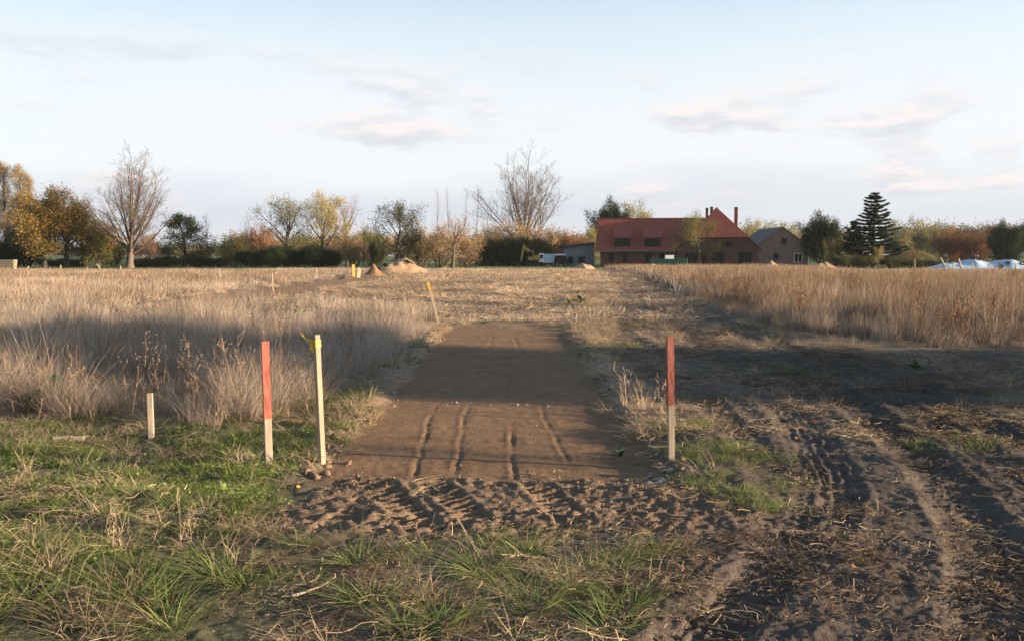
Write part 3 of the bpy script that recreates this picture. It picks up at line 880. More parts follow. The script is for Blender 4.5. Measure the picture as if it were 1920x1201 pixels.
# ------------------------------------------------------------------ trees
def norm(v):
    return v / (np.linalg.norm(v) + 1e-9)
def perp(d, rng):
    a = np.cross(d, rng.randn(3))
    return norm(a)
class Grow:
    def __init__(s, rng, P):
        s.rng, s.P = rng, P
        s.tv, s.tf = [], []      # thick wood
        s.rib = []               # twig ribbons p,q,w0,w1
        s.anch = []              # leaf anchors
    def tube(s, pts, rad, sides):
        d0 = norm(pts[1] - pts[0])
        a = perp(d0, s.rng)
        base = len(s.tv)
        for i, p in enumerate(pts):
            d = norm(pts[min(i + 1, len(pts) - 1)] - pts[max(i - 1, 0)])
            a = norm(a - d * np.dot(a, d))
            b = np.cross(d, a)
            for k_ in range(sides):
                t = 2 * math.pi * k_ / sides
                s.tv.append(p + (a * math.cos(t) + b * math.sin(t)) * rad[i])
        for i in range(len(pts) - 1):
            for k_ in range(sides):
                o, n = base + i * sides, base + (i + 1) * sides
                s.tf.append((o + k_, o + (k_ + 1) % sides, n + (k_ + 1) % sides, n + k_))
    def branch(s, p, d, L, r, lv):
        rng, lp = s.rng, s.P['lv'][lv]
        last = lv == len(s.P['lv']) - 1
        n = lp.get('seg', 3)
        pts, rad = [p], [r]
        tap = lp.get('tap', 0.25)
        for i in range(n):
            d = norm(d + rng.randn(3) * lp.get('wob', 0.12) + np.array([0, 0, lp.get('up', 0.05)]))
            p = p + d * L / n
            pts.append(p)
            rad.append(r * (1 - (1 - tap) * (i + 1) / n))
        if lv < s.P.get('tube_lv', 2):
            if lv == 0:
                rad[0] *= 1.35
            s.tube(pts, rad, 7 if lv == 0 else 5 if lv == 1 else 3)
        else:
            for i in range(n):
                s.rib.append((pts[i], pts[i + 1], 2 * rad[i], 2 * rad[i + 1]))
        if lv >= s.P.get('leaf_lv', 99):
            s.anch += pts[1:]
        if last:
            return
        cp = s.P['lv'][lv + 1]
        nch = cp['n'] if lv == 0 else max(1, int(round(cp['n'] * (0.6 + 0.8 * rng.rand()))))
        st = cp.get('start', 0.25)
        az = rng.rand() * 6.28
        u_ = perp(d, rng)
        for c_ in range(nch):
            t = st + (cp.get('end', 1.0) - st) * (c_ + rng.rand() * 0.8) / nch
            t = min(t, 0.999)
            i = min(int(t * n), n - 1)
            f = t * n - i
            b = pts[i] * (1 - f) + pts[i + 1] * f
            dd = norm(pts[i + 1] - pts[i])
            u_ = norm(u_ - dd * np.dot(u_, dd))
            w_ = np.cross(dd, u_)
            az += 2.4 + rng.randn() * 0.3
            an = math.radians(cp['ang'] + rng.randn() * cp.get('av', 8))
            if 'ang_end' in cp:
                an = math.radians(cp['ang'] + (cp['ang_end'] - cp['ang']) * (t - st) / (1 - st + 1e-6) + rng.randn() * cp.get('av', 8))
            cd = norm(dd * math.cos(an) + (u_ * math.cos(az) + w_ * math.sin(az)) * math.sin(an))
            tt = (t - st) / (1 - st + 1e-6)
            cl = L * cp['len'] * (1 - cp.get('shrink', 0.5) * tt) * (0.8 + 0.4 * rng.rand())
            rr = (rad[i] * (1 - f) + rad[i + 1] * f) * cp.get('rr', 0.55)
            rr = max(rr, cp.get('rmin', 0.006))
            s.branch(b, cd, cl, rr, lv + 1)
def leaves(rng, A, per, jit, s0, s1, pal, squash=1.0, droop=0.0):
    A = np.repeat(np.asarray(A), per, 0)
    n = len(A)
    c = A + rng.randn(n, 3) * jit
    c[:, 2] -= droop * rng.rand(n)
    t1 = rng.randn(n, 3)
    t1 /= np.linalg.norm(t1, axis=1)[:, None]
    t2 = np.cross(t1, rng.randn(n, 3))
    t2 /= np.linalg.norm(t2, axis=1)[:, None]
    s_ = (s0 + (s1 - s0) * rng.rand(n))[:, None] / 2
    V = np.stack([c - t1 * s_, c + t2 * s_ * 0.75, c + t1 * s_, c - t2 * s_ * 0.75], 1).reshape(-1, 3)
    V[:, 2] = np.maximum(V[:, 2], 0.05)
    pal = np.array(pal)
    # neighbouring leaves share a tint
    key = fbm(c[:, 0] * 0.7 + 30, c[:, 2] * 0.7 + c[:, 1] * 0.5 + 30, 2) * 1.4 + rng.randn(n) * 0.35
    t = np.clip((key + 1) / 2, 0, 0.999) * (len(pal) - 1)
    i = np.floor(t).astype(int)
    f = (t - i)[:, None]
    C = pal[i] * (1 - f) + pal[np.minimum(i + 1, len(pal) - 1)] * f
    C = np.repeat(np.clip(C * (1 + 0.15 * rng.randn(n, 1)), 0.005, 1), 4, 0)
    return V, np.arange(4 * n).reshape(-1, 4), C
def ribs(rng, rib):
    P = np.array([r[0] for r in rib]); Q = np.array([r[1] for r in rib])
    w0 = np.array([r[2] for r in rib])[:, None]; w1 = np.array([r[3] for r in rib])[:, None]
    ax = np.cross(Q - P, rng.randn(len(P), 3))
    ax /= np.linalg.norm(ax, axis=1)[:, None] + 1e-9
    V = np.stack([P - ax * w0 / 2, P + ax * w0 / 2, Q + ax * w1 / 2, Q - ax * w1 / 2], 1).reshape(-1, 3)
    return V, np.arange(len(V)).reshape(-1, 4)
M_LEAF = leaf_mat('leaf', 0.30)
def bark(name, col):
    return mat(name, col, 0.95, 0.3, 3.0, 0.4, 12.0, 0.05)
M_BARK = bark('grey brown bark', (0.085, 0.068, 0.054))
M_BARKP = bark('pale poplar bark', (0.115, 0.088, 0.068))
M_BARKD = bark('dark bark', (0.055, 0.045, 0.038))
def tree_mesh(key, seed, P, stems=None, leaf=None, mb=M_BARK, mt=None):
    """returns (wood mesh, crown mesh, height, half width)"""
    rng = np.random.RandomState(seed)
    g = Grow(rng, P)
    l0 = P['lv'][0]
    for i in range(stems or 1):
        if stems:
            a = 6.283 * i / stems + rng.rand()
            tl = math.radians(P.get('splay', 22)) * (0.3 + rng.rand())
            d = np.array([math.cos(a) * math.sin(tl), math.sin(a) * math.sin(tl), math.cos(tl)])
            p = np.array([math.cos(a), math.sin(a), 0]) * P.get('foot', 0.2) * rng.rand() + np.array([0, 0, -0.15])
        else:
            d, p = norm(np.array([rng.randn() * 0.03, rng.randn() * 0.03, 1.0])), np.array([0, 0, -0.2])
        g.branch(p, d, l0['L'] * (0.8 + 0.4 * rng.rand() if stems else 1), l0['r'], 0)
    wood = np_mesh(key + '_wood', np.array(g.tv), np.array(g.tf), mb, True)
    parts = []
    if g.rib:
        v, f = ribs(rng, g.rib)
        parts.append((v, f, None))
    allp = np.array(g.tv)
    crown = None
    cv, cf, cc, mi, o = [], [], [], [], 0
    if g.rib:
        v, f = ribs(rng, g.rib)
        cv.append(v); cf.append(f); cc.append(np.ones((len(v), 3)) * 0.1); mi.append(np.zeros(len(f), np.int32)); o += len(v)
    if leaf and g.anch:
        A = np.array(g.anch)
        if leaf.get('keep', 1) < 1:
            kf = fbm(A[:, 0] * 0.45 + 50, A[:, 2] * 0.45 + A[:, 1] * 0.4 + 50, 2) * 0.5 + 0.5 + rng.randn(len(A)) * 0.12
            A = A[kf > 1 - leaf['keep']]
        v, f, c = leaves(rng, A, leaf['per'], leaf['jit'], leaf['s0'], leaf['s1'], leaf['pal'], droop=leaf.get('droop', 0))
        cv.append(v); cf.append(f + o); cc.append(c); mi.append(np.ones(len(f), np.int32)); o += len(v)
    V = np.concatenate(cv)
    crown = np_mesh(key + '_crown', V, np.concatenate(cf), mt or mb, False, np.concatenate(cc))
    crown.materials.append(M_LEAF)
    crown.polygons.foreach_set('material_index', np.concatenate(mi))
    h = float(np.percentile(V[:, 2], 99.6))
    w = float(np.percentile(np.abs(V[:, 0]), 98))
    return wood, crown, h, w
OAK = [(0.08, 0.08, 0.028), (0.19, 0.135, 0.042), (0.33, 0.195, 0.062), (0.27, 0.19, 0.06), (0.13, 0.12, 0.038)]
OLIVE = [(0.075, 0.085, 0.03), (0.17, 0.16, 0.05), (0.28, 0.23, 0.08), (0.13, 0.13, 0.045)]
TAN = [(0.20, 0.14, 0.075), (0.38, 0.26, 0.14), (0.30, 0.20, 0.10)]
YEL = [(0.13, 0.13, 0.04), (0.36, 0.29, 0.10), (0.44, 0.34, 0.13)]
DARK = [(0.022, 0.036, 0.018), (0.045, 0.065, 0.026), (0.03, 0.048, 0.022)]
MOSS = [(0.05, 0.055, 0.025), (0.10, 0.10, 0.04), (0.07, 0.075, 0.03)]
RUST = [(0.13, 0.075, 0.04), (0.27, 0.14, 0.07), (0.18, 0.105, 0.055)]
WILLOW = [(0.10, 0.11, 0.05), (0.26, 0.235, 0.115), (0.34, 0.29, 0.15)]
V_ = {}
poplar = dict(tube_lv=2, lv=[dict(L=6.2, r=0.52, seg=5, wob=0.03, up=0.04, tap=0.55),
     dict(n=24, start=0.40, end=1.0, ang=52, ang_end=8, len=1.15, shrink=-0.95, seg=7, wob=0.06, up=0.11, rr=0.40, av=5),
     dict(n=10, start=0.22, ang=36, len=0.36, shrink=0.5, seg=4, wob=0.10, up=0.10, rr=0.5, rmin=0.032),
     dict(n=8, start=0.15, ang=36, len=0.46, shrink=0.4, seg=2, wob=0.1, up=0.09, rr=0.5, rmin=0.017),
     dict(n=5, start=0.2, ang=30, len=0.55, shrink=0.3, seg=1, wob=0.1, up=0.1, rr=0.6, rmin=0.013)])
V_['bare_poplar'] = tree_mesh('bare_poplar', 3, poplar, mb=M_BARKP)
fan = dict(tube_lv=2, lv=[dict(L=6.0, r=0.42, seg=4, wob=0.03, up=0.03, tap=0.6),
     dict(n=22, start=0.40, ang=44, ang_end=10, len=1.7, shrink=-0.25, seg=7, wob=0.06, up=0.10, rr=0.36, av=5),
     dict(n=10, start=0.18, ang=33, len=0.36, shrink=0.55, seg=4, wob=0.09, up=0.09, rr=0.5, rmin=0.022),
     dict(n=7, start=0.15, ang=32, len=0.46, shrink=0.4, seg=2, wob=0.1, up=0.09, rr=0.5, rmin=0.016),
     dict(n=5, start=0.2, ang=30, len=0.55, shrink=0.3, seg=1, wob=0.1, up=0.1, rr=0.6, rmin=0.011)])
V_['bare_fan'] = tree_mesh('bare_fan', 8, fan, mb=M_BARKP)
thin = dict(tube_lv=2, lv=[dict(L=10, r=0.15, seg=7, wob=0.05, up=0.04, tap=0.12),
     dict(n=13, start=0.25, end=0.95, ang=46, ang_end=25, len=0.45, shrink=0.6, seg=4, wob=0.1, up=0.1, rr=0.5),
     dict(n=8, start=0.2, ang=38, len=0.42, shrink=0.4, seg=3, wob=0.12, up=0.06, rr=0.5, rmin=0.016),
     dict(n=6, start=0.15, ang=36, len=0.5, shrink=0.3, seg=2, wob=0.12, up=0.05, rr=0.6, rmin=0.010)])
V_['bare_thin'] = tree_mesh('bare_thin', 14, thin, mb=M_BARK)
V_['bare_thin2'] = tree_mesh('bare_thin2', 31, thin, mb=M_BARK, stems=2)
spike = dict(tube_lv=1, lv=[dict(L=14, r=0.13, seg=7, wob=0.03, up=0.04, tap=0.08),
     dict(n=22, start=0.3, end=0.96, ang=34, ang_end=22, len=0.26, shrink=0.6, seg=3, wob=0.1, up=0.14, rr=0.35, rmin=0.012),
     dict(n=6, start=0.2, ang=30, len=0.5, shrink=0.3, seg=2, wob=0.1, up=0.12, rr=0.6, rmin=0.012)])
V_['far_poplar'] = tree_mesh('far_poplar', 6, spike, mb=M_BARKP)
upl = dict(tube_lv=2, leaf_lv=3, lv=[dict(L=18, r=0.26, seg=8, wob=0.03, up=0.05, tap=0.1),
     dict(n=22, start=0.15, end=0.96, ang=30, ang_end=22, len=0.34, shrink=0.5, seg=5, wob=0.06, up=0.18, rr=0.45),
     dict(n=8, start=0.2, ang=30, len=0.36, shrink=0.4, seg=3, wob=0.1, up=0.15, rr=0.5, rmin=0.02),
     dict(n=6, start=0.2, ang=30, len=0.5, shrink=0.3, seg=2, wob=0.1, up=0.1, rr=0.6, rmin=0.011)])
V_['leafy_poplar'] = tree_mesh('leafy_poplar', 12, upl, leaf=dict(per=10, jit=0.24, s0=0.079, s1=0.145, pal=[(0.26, 0.19, 0.10), (0.40, 0.30, 0.15), (0.33, 0.24, 0.12)], keep=0.9), mb=M_BARKP)
spread = dict(tube_lv=2, leaf_lv=2, lv=[dict(L=6.5, r=0.34, seg=5, wob=0.06, up=0.03, tap=0.45),
     dict(n=11, start=0.38, ang=68, ang_end=28, len=0.85, shrink=0.25, seg=5, wob=0.14, up=0.07, rr=0.5),
     dict(n=9, start=0.25, ang=42, len=0.42, shrink=0.35, seg=4, wob=0.16, up=0.03, rr=0.5, rmin=0.02),
     dict(n=6, start=0.2, ang=42, len=0.5, shrink=0.3, seg=2, wob=0.18, up=0.02, rr=0.5, rmin=0.012)])
V_['oak'] = tree_mesh('oak', 17, spread, leaf=dict(per=19, jit=0.42, s0=0.119, s1=0.238, pal=OAK, keep=0.86), mb=M_BARKD)
V_['oak2'] = tree_mesh('oak2', 29, spread, leaf=dict(per=19, jit=0.45, s0=0.119, s1=0.238, pal=OAK, keep=0.84), mb=M_BARKD)
V_['olive'] = tree_mesh('olive', 41, spread, leaf=dict(per=6, jit=0.30, s0=0.092, s1=0.185, pal=OLIVE, keep=0.62), mb=M_BARK)
V_['yellow'] = tree_mesh('yellow', 44, spread, leaf=dict(per=10, jit=0.32, s0=0.092, s1=0.185, pal=YEL, keep=0.62), mb=M_BARK)
V_['dark_bare'] = tree_mesh('dark_bare', 52, dict(spread, lv=[dict(spread['lv'][0], L=5.5)] + spread['lv'][1:]), leaf=dict(per=6, jit=0.3, s0=0.106, s1=0.198, pal=MOSS, keep=0.5), mb=M_BARKD)
V_['sparse'] = tree_mesh('sparse', 57, spread, leaf=dict(per=3, jit=0.25, s0=0.079, s1=0.158, pal=TAN, keep=0.5), mb=M_BARK)
bushp = dict(tube_lv=1, leaf_lv=1, splay=30, foot=0.6, lv=[dict(L=3.4, r=0.06, seg=4, wob=0.12, up=0.03, tap=0.3),
     dict(n=6, start=0.15, ang=42, len=0.5, shrink=0.4, seg=3, wob=0.16, up=0.04, rr=0.6, rmin=0.016),
     dict(n=5, start=0.2, ang=42, len=0.5, shrink=0.3, seg=2, wob=0.2, up=0.02, rr=0.6, rmin=0.010)])
V_['bush_tan'] = tree_mesh('bush_tan', 61, bushp, stems=12, leaf=dict(per=10, jit=0.22, s0=0.079, s1=0.158, pal=TAN, keep=0.75))
V_['bush_rust'] = tree_mesh('bush_rust', 66, bushp, stems=12, leaf=dict(per=13, jit=0.24, s0=0.079, s1=0.158, pal=RUST, keep=0.85))
V_['bush_olive'] = tree_mesh('bush_olive', 68, bushp, stems=12, leaf=dict(per=13, jit=0.24, s0=0.079, s1=0.165, pal=OLIVE, keep=0.85))
V_['bush_moss'] = tree_mesh('bush_moss', 73, bushp, stems=13, leaf=dict(per=19, jit=0.26, s0=0.092, s1=0.172, pal=MOSS, keep=0.95), mb=M_BARKD)
V_['bush_dark'] = tree_mesh('bush_dark', 79, bushp, stems=13, leaf=dict(per=26, jit=0.28, s0=0.092, s1=0.185, pal=DARK, keep=1.0), mb=M_BARKD)
bigb = dict(bushp, splay=24, foot=0.8, lv=[dict(L=6.5, r=0.11, seg=5, wob=0.12, up=0.03, tap=0.3)] + [dict(bushp['lv'][1], n=9, len=0.42)] + [dict(bushp['lv'][2], n=6, len=0.5)])
V_['willow'] = tree_mesh('willow', 83, bigb, stems=12, leaf=dict(per=16, jit=0.32, s0=0.119, s1=0.224, pal=WILLOW, keep=0.85))
V_['big_dark'] = tree_mesh('big_dark', 88, bigb, stems=13, leaf=dict(per=26, jit=0.36, s0=0.132, s1=0.238, pal=DARK, keep=1.0), mb=M_BARKD)
V_['big_rust'] = tree_mesh('big_rust', 91, bigb, stems=11, leaf=dict(per=13, jit=0.34, s0=0.119, s1=0.224, pal=RUST, keep=0.85))
V_['big_olive'] = tree_mesh('big_olive', 95, bigb, stems=11, leaf=dict(per=13, jit=0.34, s0=0.119, s1=0.224, pal=OLIVE, keep=0.8))
pinep = dict(tube_lv=2, leaf_lv=2, lv=[dict(L=7.6, r=0.20, seg=6, wob=0.06, up=0.03, tap=0.25),
     dict(n=19, start=0.20, end=1.0, ang=82, ang_end=35, len=0.44, shrink=0.55, seg=4, wob=0.14, up=0.09, rr=0.45),
     dict(n=8, start=0.3, ang=45, len=0.4, shrink=0.3, seg=2, wob=0.14, up=0.12, rr=0.5, rmin=0.02)])
V_['pine'] = tree_mesh('pine', 101, pinep, leaf=dict(per=37, jit=0.27, s0=0.106, s1=0.198, pal=DARK, keep=0.9), mb=M_BARKD)
def conifer_mesh(key, seed, H=13.0, base=0.9, rmax=3.6):
    """spruce: whorls of upswept boughs, each a flat spray of needles"""
    rng = np.random.RandomState(seed)
    g = Grow(rng, dict(lv=[dict()]))
    g.tube([np.array([0, 0, -0.2]), np.array([0.03, 0, H * 0.5]), np.array([0, 0, H])], [0.28, 0.15, 0.02], 7)
    A, D = [], []
    z = base
    while z < H - 0.2:
        t = (z - base) / (H - base)
        Lb = rmax * (1 - t) ** 0.8 * (0.72 + 0.5 * rng.rand()) + 0.25
        nb = 7 if t < 0.7 else 5
        a0 = rng.rand() * 6.28
        for b in range(nb):
            a = a0 + 6.283 * b / nb + rng.randn() * 0.15
            L_ = Lb * (0.55 + 0.7 * rng.rand())
            d = np.array([math.cos(a), math.sin(a), 0])
            sd = np.array([-math.sin(a), math.cos(a), 0])
            pts = []
            for s_ in range(6):
                q = s_ / 5
                pts.append(np.array([0, 0, z]) + d * L_ * q + np.array([0, 0, L_ * (-0.20 * q + 0.34 * q * q) * (1.0 if t < 0.6 else 1.8)]))
            g.tube(pts[::2] + [pts[-1]], [0.035, 0.025, 0.015, 0.006], 3)
            m = int(30 + 95 * L_)
            q = 0.12 + 0.88 * rng.rand(m) ** 0.8
            P_ = np.stack([np.interp(q, np.linspace(0, 1, 6), [p[k_] for p in pts]) for k_ in range(3)], 1)
            wd = 0.30 * L_ * (1 - q) + 0.14
            P_ += sd[None] * (wd * (rng.rand(m) * 2 - 1))[:, None]
            P_[:, 2] += rng.randn(m) * 0.06 - 0.05
            A.append(P_)
            D.append(np.tile(d, (m, 1)) + rng.randn(m, 3) * np.array([0.6, 0.6, 0.3]))
        z += 0.32 + 0.34 * rng.rand()
    A, D = np.concatenate(A), np.concatenate(D)
    D /= np.linalg.norm(D, axis=1)[:, None]
    S = np.cross(D, np.array([0, 0, 1.0]) + rng.randn(len(D), 3) * 0.5)
    S /= np.linalg.norm(S, axis=1)[:, None]
    ln = (0.16 + 0.16 * rng.rand(len(A)))[:, None]
    V = np.stack([A - D * ln, A + S * ln * 0.3, A + D * ln, A - S * ln * 0.3], 1).reshape(-1, 3)
    C = np.repeat(np.clip(np.array([[0.040, 0.066, 0.038]]) * (1 + 0.35 * rng.randn(len(A), 1)), 0.006, 1), 4, 0)
    wood = np_mesh(key + '_wood', np.array(g.tv), np.array(g.tf), M_BARKD, True)
    crown = np_mesh(key + '_crown', V, np.arange(len(V)).reshape(-1, 4), M_LEAF, False, C)
    return wood, crown, H, rmax * 0.92
V_['spruce'] = conifer_mesh('spruce', 111)
V_['spruce2'] = conifer_mesh('spruce2', 118, 9.0, 0.4, 2.5)

def tree(name, var, px, d, top, half, label, cat='tree', group=None, rz=None, base=0.0):
    """px: where it stands, d: distance, top: picture row of its top, half: half width of the crown in picture columns"""
    wood, crown, h, w = V_[var]
    x = at_x(px, d)
    H_ = at_z(top, d) - base
    sz = H_ / h
    sx = 1.1 * (half * d / F) / w
    o = empty(name, (x, d, base + hz(x, d) * (d < 100)), random.uniform(0, 6.28) if rz is None else rz, label, cat, group)
    o.scale = (sx, sx, sz)
    link('trunk', wood, o)
    link('crown', crown, o)
    return o
random.seed(4)
# --- left group
for px, top, hw in ((-12, 318, 30), (16, 306, 30), (42, 312, 28), (62, 330, 20)):
    tree('poplar_tree', 'leafy_poplar', px, 172, top, hw, 'tall upright poplar with thin tan leaves behind the golden oaks', 'tree', 'poplars behind the oaks')
tree('oak_tree', 'oak', 84, 150, 353, 60, 'golden brown oak, the taller of two by the meadow')
tree('oak_tree', 'oak2', 126, 151, 378, 76, 'golden brown oak, the lower and broader of two by the meadow')
tree('oak_tree', 'olive', 158, 156, 384, 34, 'thin dark-topped oak leaning out behind the two golden oaks')
tree('shrub', 'bush_dark', 12, 158, 442, 34, 'dark shrub under the tall poplars', 'shrub')
tree('shrub', 'bush_dark', 52, 160, 430, 30, 'dark shrub standing behind the trunk of the taller oak', 'shrub')
tree('shrub', 'bush_olive', 186, 154, 424, 42, 'yellow green shrub at the right foot of the golden oaks', 'shrub')
tree('shrub', 'bush_olive', 214, 158, 452, 24, 'yellow green shrub beside the large bare poplar', 'shrub')
tree('bare_tree', 'bare_poplar', 243, 150, 281, 64, 'large bare poplar with pale ascending branches standing alone by the meadow', rz=0.6)
tree('round_tree', 'bush_rust', 280, 420, 438, 17, 'far pinkish round tree seen past the lone bare poplar', 'tree')
for px, hw, top in ((270, 24, 484), (296, 22, 482), (322, 20, 478), (145, 22, 484), (110, 20, 484), (372, 20, 480), (410, 22, 481)):
    tree('hedge_shrub', 'bush_moss', px, 160, top, hw, 'low dark hedge shrub along the edge of the meadow', 'shrub', 'low hedge at the meadow edge')
tree('pine_tree', 'pine', 346, 158, 402, 46, 'dark green pine with an irregular crown by the low hedge')
tree('bare_tree', 'bare_thin', 318, 163, 416, 20, 'slim bare tree just left behind the dark pine')
tree('bare_tree', 'bare_thin', 393, 160, 400, 26, 'slim bare tree just right of the dark pine')
tree('shrub', 'bush_tan', 368, 165, 462, 24, 'tan leafed shrub between the dark pine and the slim bare tree', 'shrub')
tree('bare_tree', 'bare_thin2', 452, 162, 400, 26, 'bare tree rising out of a yellow green shrub')
tree('shrub', 'bush_olive', 442, 158, 438, 28, 'yellow green shrub at the foot of a bare tree', 'shrub')
tree('shrub', 'bush_rust', 488, 175, 424, 28, 'pinkish brown shrub left of the spreading olive tree', 'shrub')
# --- middle
tree('olive_tree', 'olive', 538, 158, 364, 52, 'spreading tree with thin olive leaves above dark bushes')
tree('yellow_tree', 'yellow', 606, 160, 362, 44, 'tree with pale yellow upper leaves above dark bushes')
tree('bare_tree', 'sparse', 650, 164, 366, 36, 'half bare tree just right of the pale yellow tree')
for px, top, hw in ((478, 470, 24), (514, 462, 30), (556, 466, 28), (592, 462, 28), (620, 470, 20)):
    tree('dark_bush', 'bush_dark', px, 152, top, hw, 'dense dark green bush under the yellow and olive trees', 'bush', 'dark bushes below the yellow and olive trees')
tree('shrub', 'bush_tan', 664, 160, 436, 30, 'tan shrub under the half bare tree', 'shrub')
tree('small_tree', 'bare_thin', 682, 156, 428, 18, 'small thin tree left of the soil heap shrubs')
tree('small_tree', 'big_olive', 694, 168, 424, 24, 'small olive green tree behind the soil heap')
tree('shrub', 'bush_moss', 708, 150, 444, 16, 'V-shaped dark stemmed shrub rising behind the soil heap', 'shrub')
tree('dark_tree', 'dark_bare', 746, 152, 380, 40, 'dark trunked tree with ivy and an open top behind the soil heap')
tree('shrub', 'bush_olive', 762, 156, 436, 28, 'olive shrub at the foot of the dark trunked tree', 'shrub')
tree('shrub', 'bush_tan', 790, 165, 424, 26, 'tan shrub right of the dark trunked tree', 'shrub')
tree('brown_tree', 'sparse', 848, 150, 402, 52, 'broad low tree with light brown leaves left of the shaded hedge')
tree('shrub', 'bush_tan', 826, 156, 418, 34, 'light brown shrub under the broad low brown tree', 'shrub')
tree('shrub', 'bush_tan', 872, 158, 428, 30, 'light brown shrub between the broad low tree and the shaded hedge', 'shrub')
for px, top, hw in ((820, 352, 12), (842, 350, 12), (872, 362, 9), (893, 344, 13), (912, 372, 9)):
    tree('far_poplar', 'far_poplar', px, 250, top, hw, 'thin far bare poplar rising above the brown trees', 'tree', 'thin bare poplars far behind the brown trees')
tree('bare_tree', 'bare_fan', 985, 196, 279, 58, 'large bare fan-shaped tree rising behind the clipped hedge', rz=2.0)
for px, top, hw in ((902, 452, 30), (928, 446, 30), (956, 444, 32), (986, 442, 32), (1012, 446, 26)):  # shaded lower part of the brown bushes, painted as darker leaves
    tree('hedge_bush', 'bush_moss', px, 177, top, hw, 'bush with shade in its leaf colour in the tall hedge behind the yellow excavator', 'bush', 'bushes of the tall hedge behind the excavator')
for px, top, hw in ((915, 418, 32), (950, 414, 34), (984, 416, 32), (1014, 422, 28)):
    tree('brown_bush', 'bush_tan', px, 184, top, hw, 'brown leafed bush showing above the tall dark hedge', 'bush', 'brown bushes above the tall hedge')
for px, top, hw in ((1042, 428, 24), (1066, 438, 22), (1092, 446, 20)):
    tree('orange_bush', 'bush_rust', px, 190, top, hw, 'orange brown bush behind the grey lean-to shed', 'bush', 'orange bushes behind the grey shed')
tree('green_tree', 'big_olive', 1112, 200, 424, 24, 'green tree close to the left end of the red roof')
tree('green_tree', 'big_dark', 1146, 205, 380, 34, 'dark green tree showing above the left end of the red roof ridge')
tree('pale_tree', 'willow', 1196, 215, 382, 44, 'pale tan tree showing above the middle of the red roof ridge')
# --- by and right of the buildings
tree('yard_tree', 'olive', 1311, 156, 398, 46, 'small pale trunked tree with thin leaves in front of the farmhouse gable')
tree('pale_tree', 'willow', 1404, 210, 414, 36, 'pale tree between the farmhouse gable and the brick barn')
tree('pale_tree', 'willow', 1452, 220, 418, 34, 'pale tree whose top shows over the roof of the brick barn')
tree('evergreen', 'big_dark', 1540, 172, 404, 38, 'broad dark evergreen right of the brick barn')
tree('shrub', 'bush_olive', 1566, 160, 442, 18, 'pale olive shrub between the dark evergreen and the spruces', 'shrub')
tree('spruce_tree', 'spruce2', 1600, 158, 412, 26, 'small dark spruce close beside the tall spruce')
tree('spruce_tree', 'spruce', 1636, 155, 360, 48, 'tall dark layered spruce standing above all the trees on the right')
tree('willow_tree', 'willow', 1702, 182, 412, 46, 'rounded pale olive tree right of the tall spruce')
tree('shrub', 'bush_tan', 1690, 160, 462, 26, 'low brown shrub in front of the rounded pale olive tree', 'shrub')
tree('shrub', 'bush_olive', 1730, 160, 470, 22, 'low olive shrub left of the plastic covered clamp', 'shrub')
tree('russet_tree', 'big_rust', 1768, 195, 420, 32, 'russet tree next to the rounded pale olive tree')
tree('russet_tree', 'big_rust', 1836, 190, 424, 36, 'russet tree behind the plastic covered clamp')
tree('dark_tree', 'big_dark', 1798, 200, 436, 24, 'dark tree between the two russet trees')
tree('dark_tree', 'big_dark', 1886, 180, 418, 34, 'dark broad tree behind the plastic covered clamp')
tree('dark_tree', 'big_dark', 1944, 182, 412, 34, 'dark tree at the far end of the plastic covered clamp')
tree('sapling', 'yellow', 1646, 138, 462, 10, 'thin sapling with a few yellow leaves in front of the tall spruce')
for px, top, hw in ((1580, 474, 20), (1612, 478, 20), (1672, 480, 22), (1712, 484, 20), (1748, 486, 16)):
    tree('hedge_shrub', 'bush_moss', px, 150, top, hw, 'low dark shrub at the field edge below the spruces', 'shrub', 'low shrubs below the spruces')
# far wood, one mass on the skyline
def far_wood(name, specs, label):
    V, Fc, C, o = [], [], [], 0
    rng = np.random.RandomState(77)
    for px, d, top, n, pal in specs:
        h = at_z(top, d)
        x = at_x(px, d)
        A = rng.randn(n, 3) * np.array([0.42, 0.42, 0.30]) 
        A = A / np.maximum(1, np.linalg.norm(A, axis=1)[:, None] / 1.0)
        A = A * np.array([h * 0.55, h * 0.45, h * 0.5]) + np.array([x, d, h * 0.52])
        v, f, c = leaves(rng, A, 4, 0.5, d * 0.0008, d * 0.0018, pal)
        V.append(v); Fc.append(f + o); C.append(c); o += len(v)
    me = np_mesh(name, np.concatenate(V), np.concatenate(Fc), M_LEAF, False, np.concatenate(C))
    return tag(link(name, me), label, 'wood', kind='stuff')
rw = random.Random(9)
far_wood('far_wood', [(px + rw.uniform(-6, 6), rw.uniform(300, 340), rw.uniform(411, 420), 900, rw.choice([OLIVE, MOSS, WILLOW, MOSS])) for px in range(1715, 2020, 15)] +
         [(px, rw.uniform(280, 300), rw.uniform(416, 428), 800, rw.choice([OLIVE, TAN, WILLOW])) for px in range(1385, 1620, 20)],
         'far autumn wood on the skyline behind the right hand trees')
far_wood('far_wood', [(px + rw.uniform(-5, 5), rw.uniform(420, 620), rw.uniform(452, 464), 300, rw.choice([MOSS, RUST, OLIVE, MOSS])) for px in range(-30, 480, 9)] +
         [(px + rw.uniform(-5, 5), rw.uniform(300, 420), rw.uniform(426, 446), 380, rw.choice([MOSS, RUST, TAN, OLIVE])) for px in range(440, 1110, 12)],
         'far hazy wood on the skyline behind the left and middle trees')

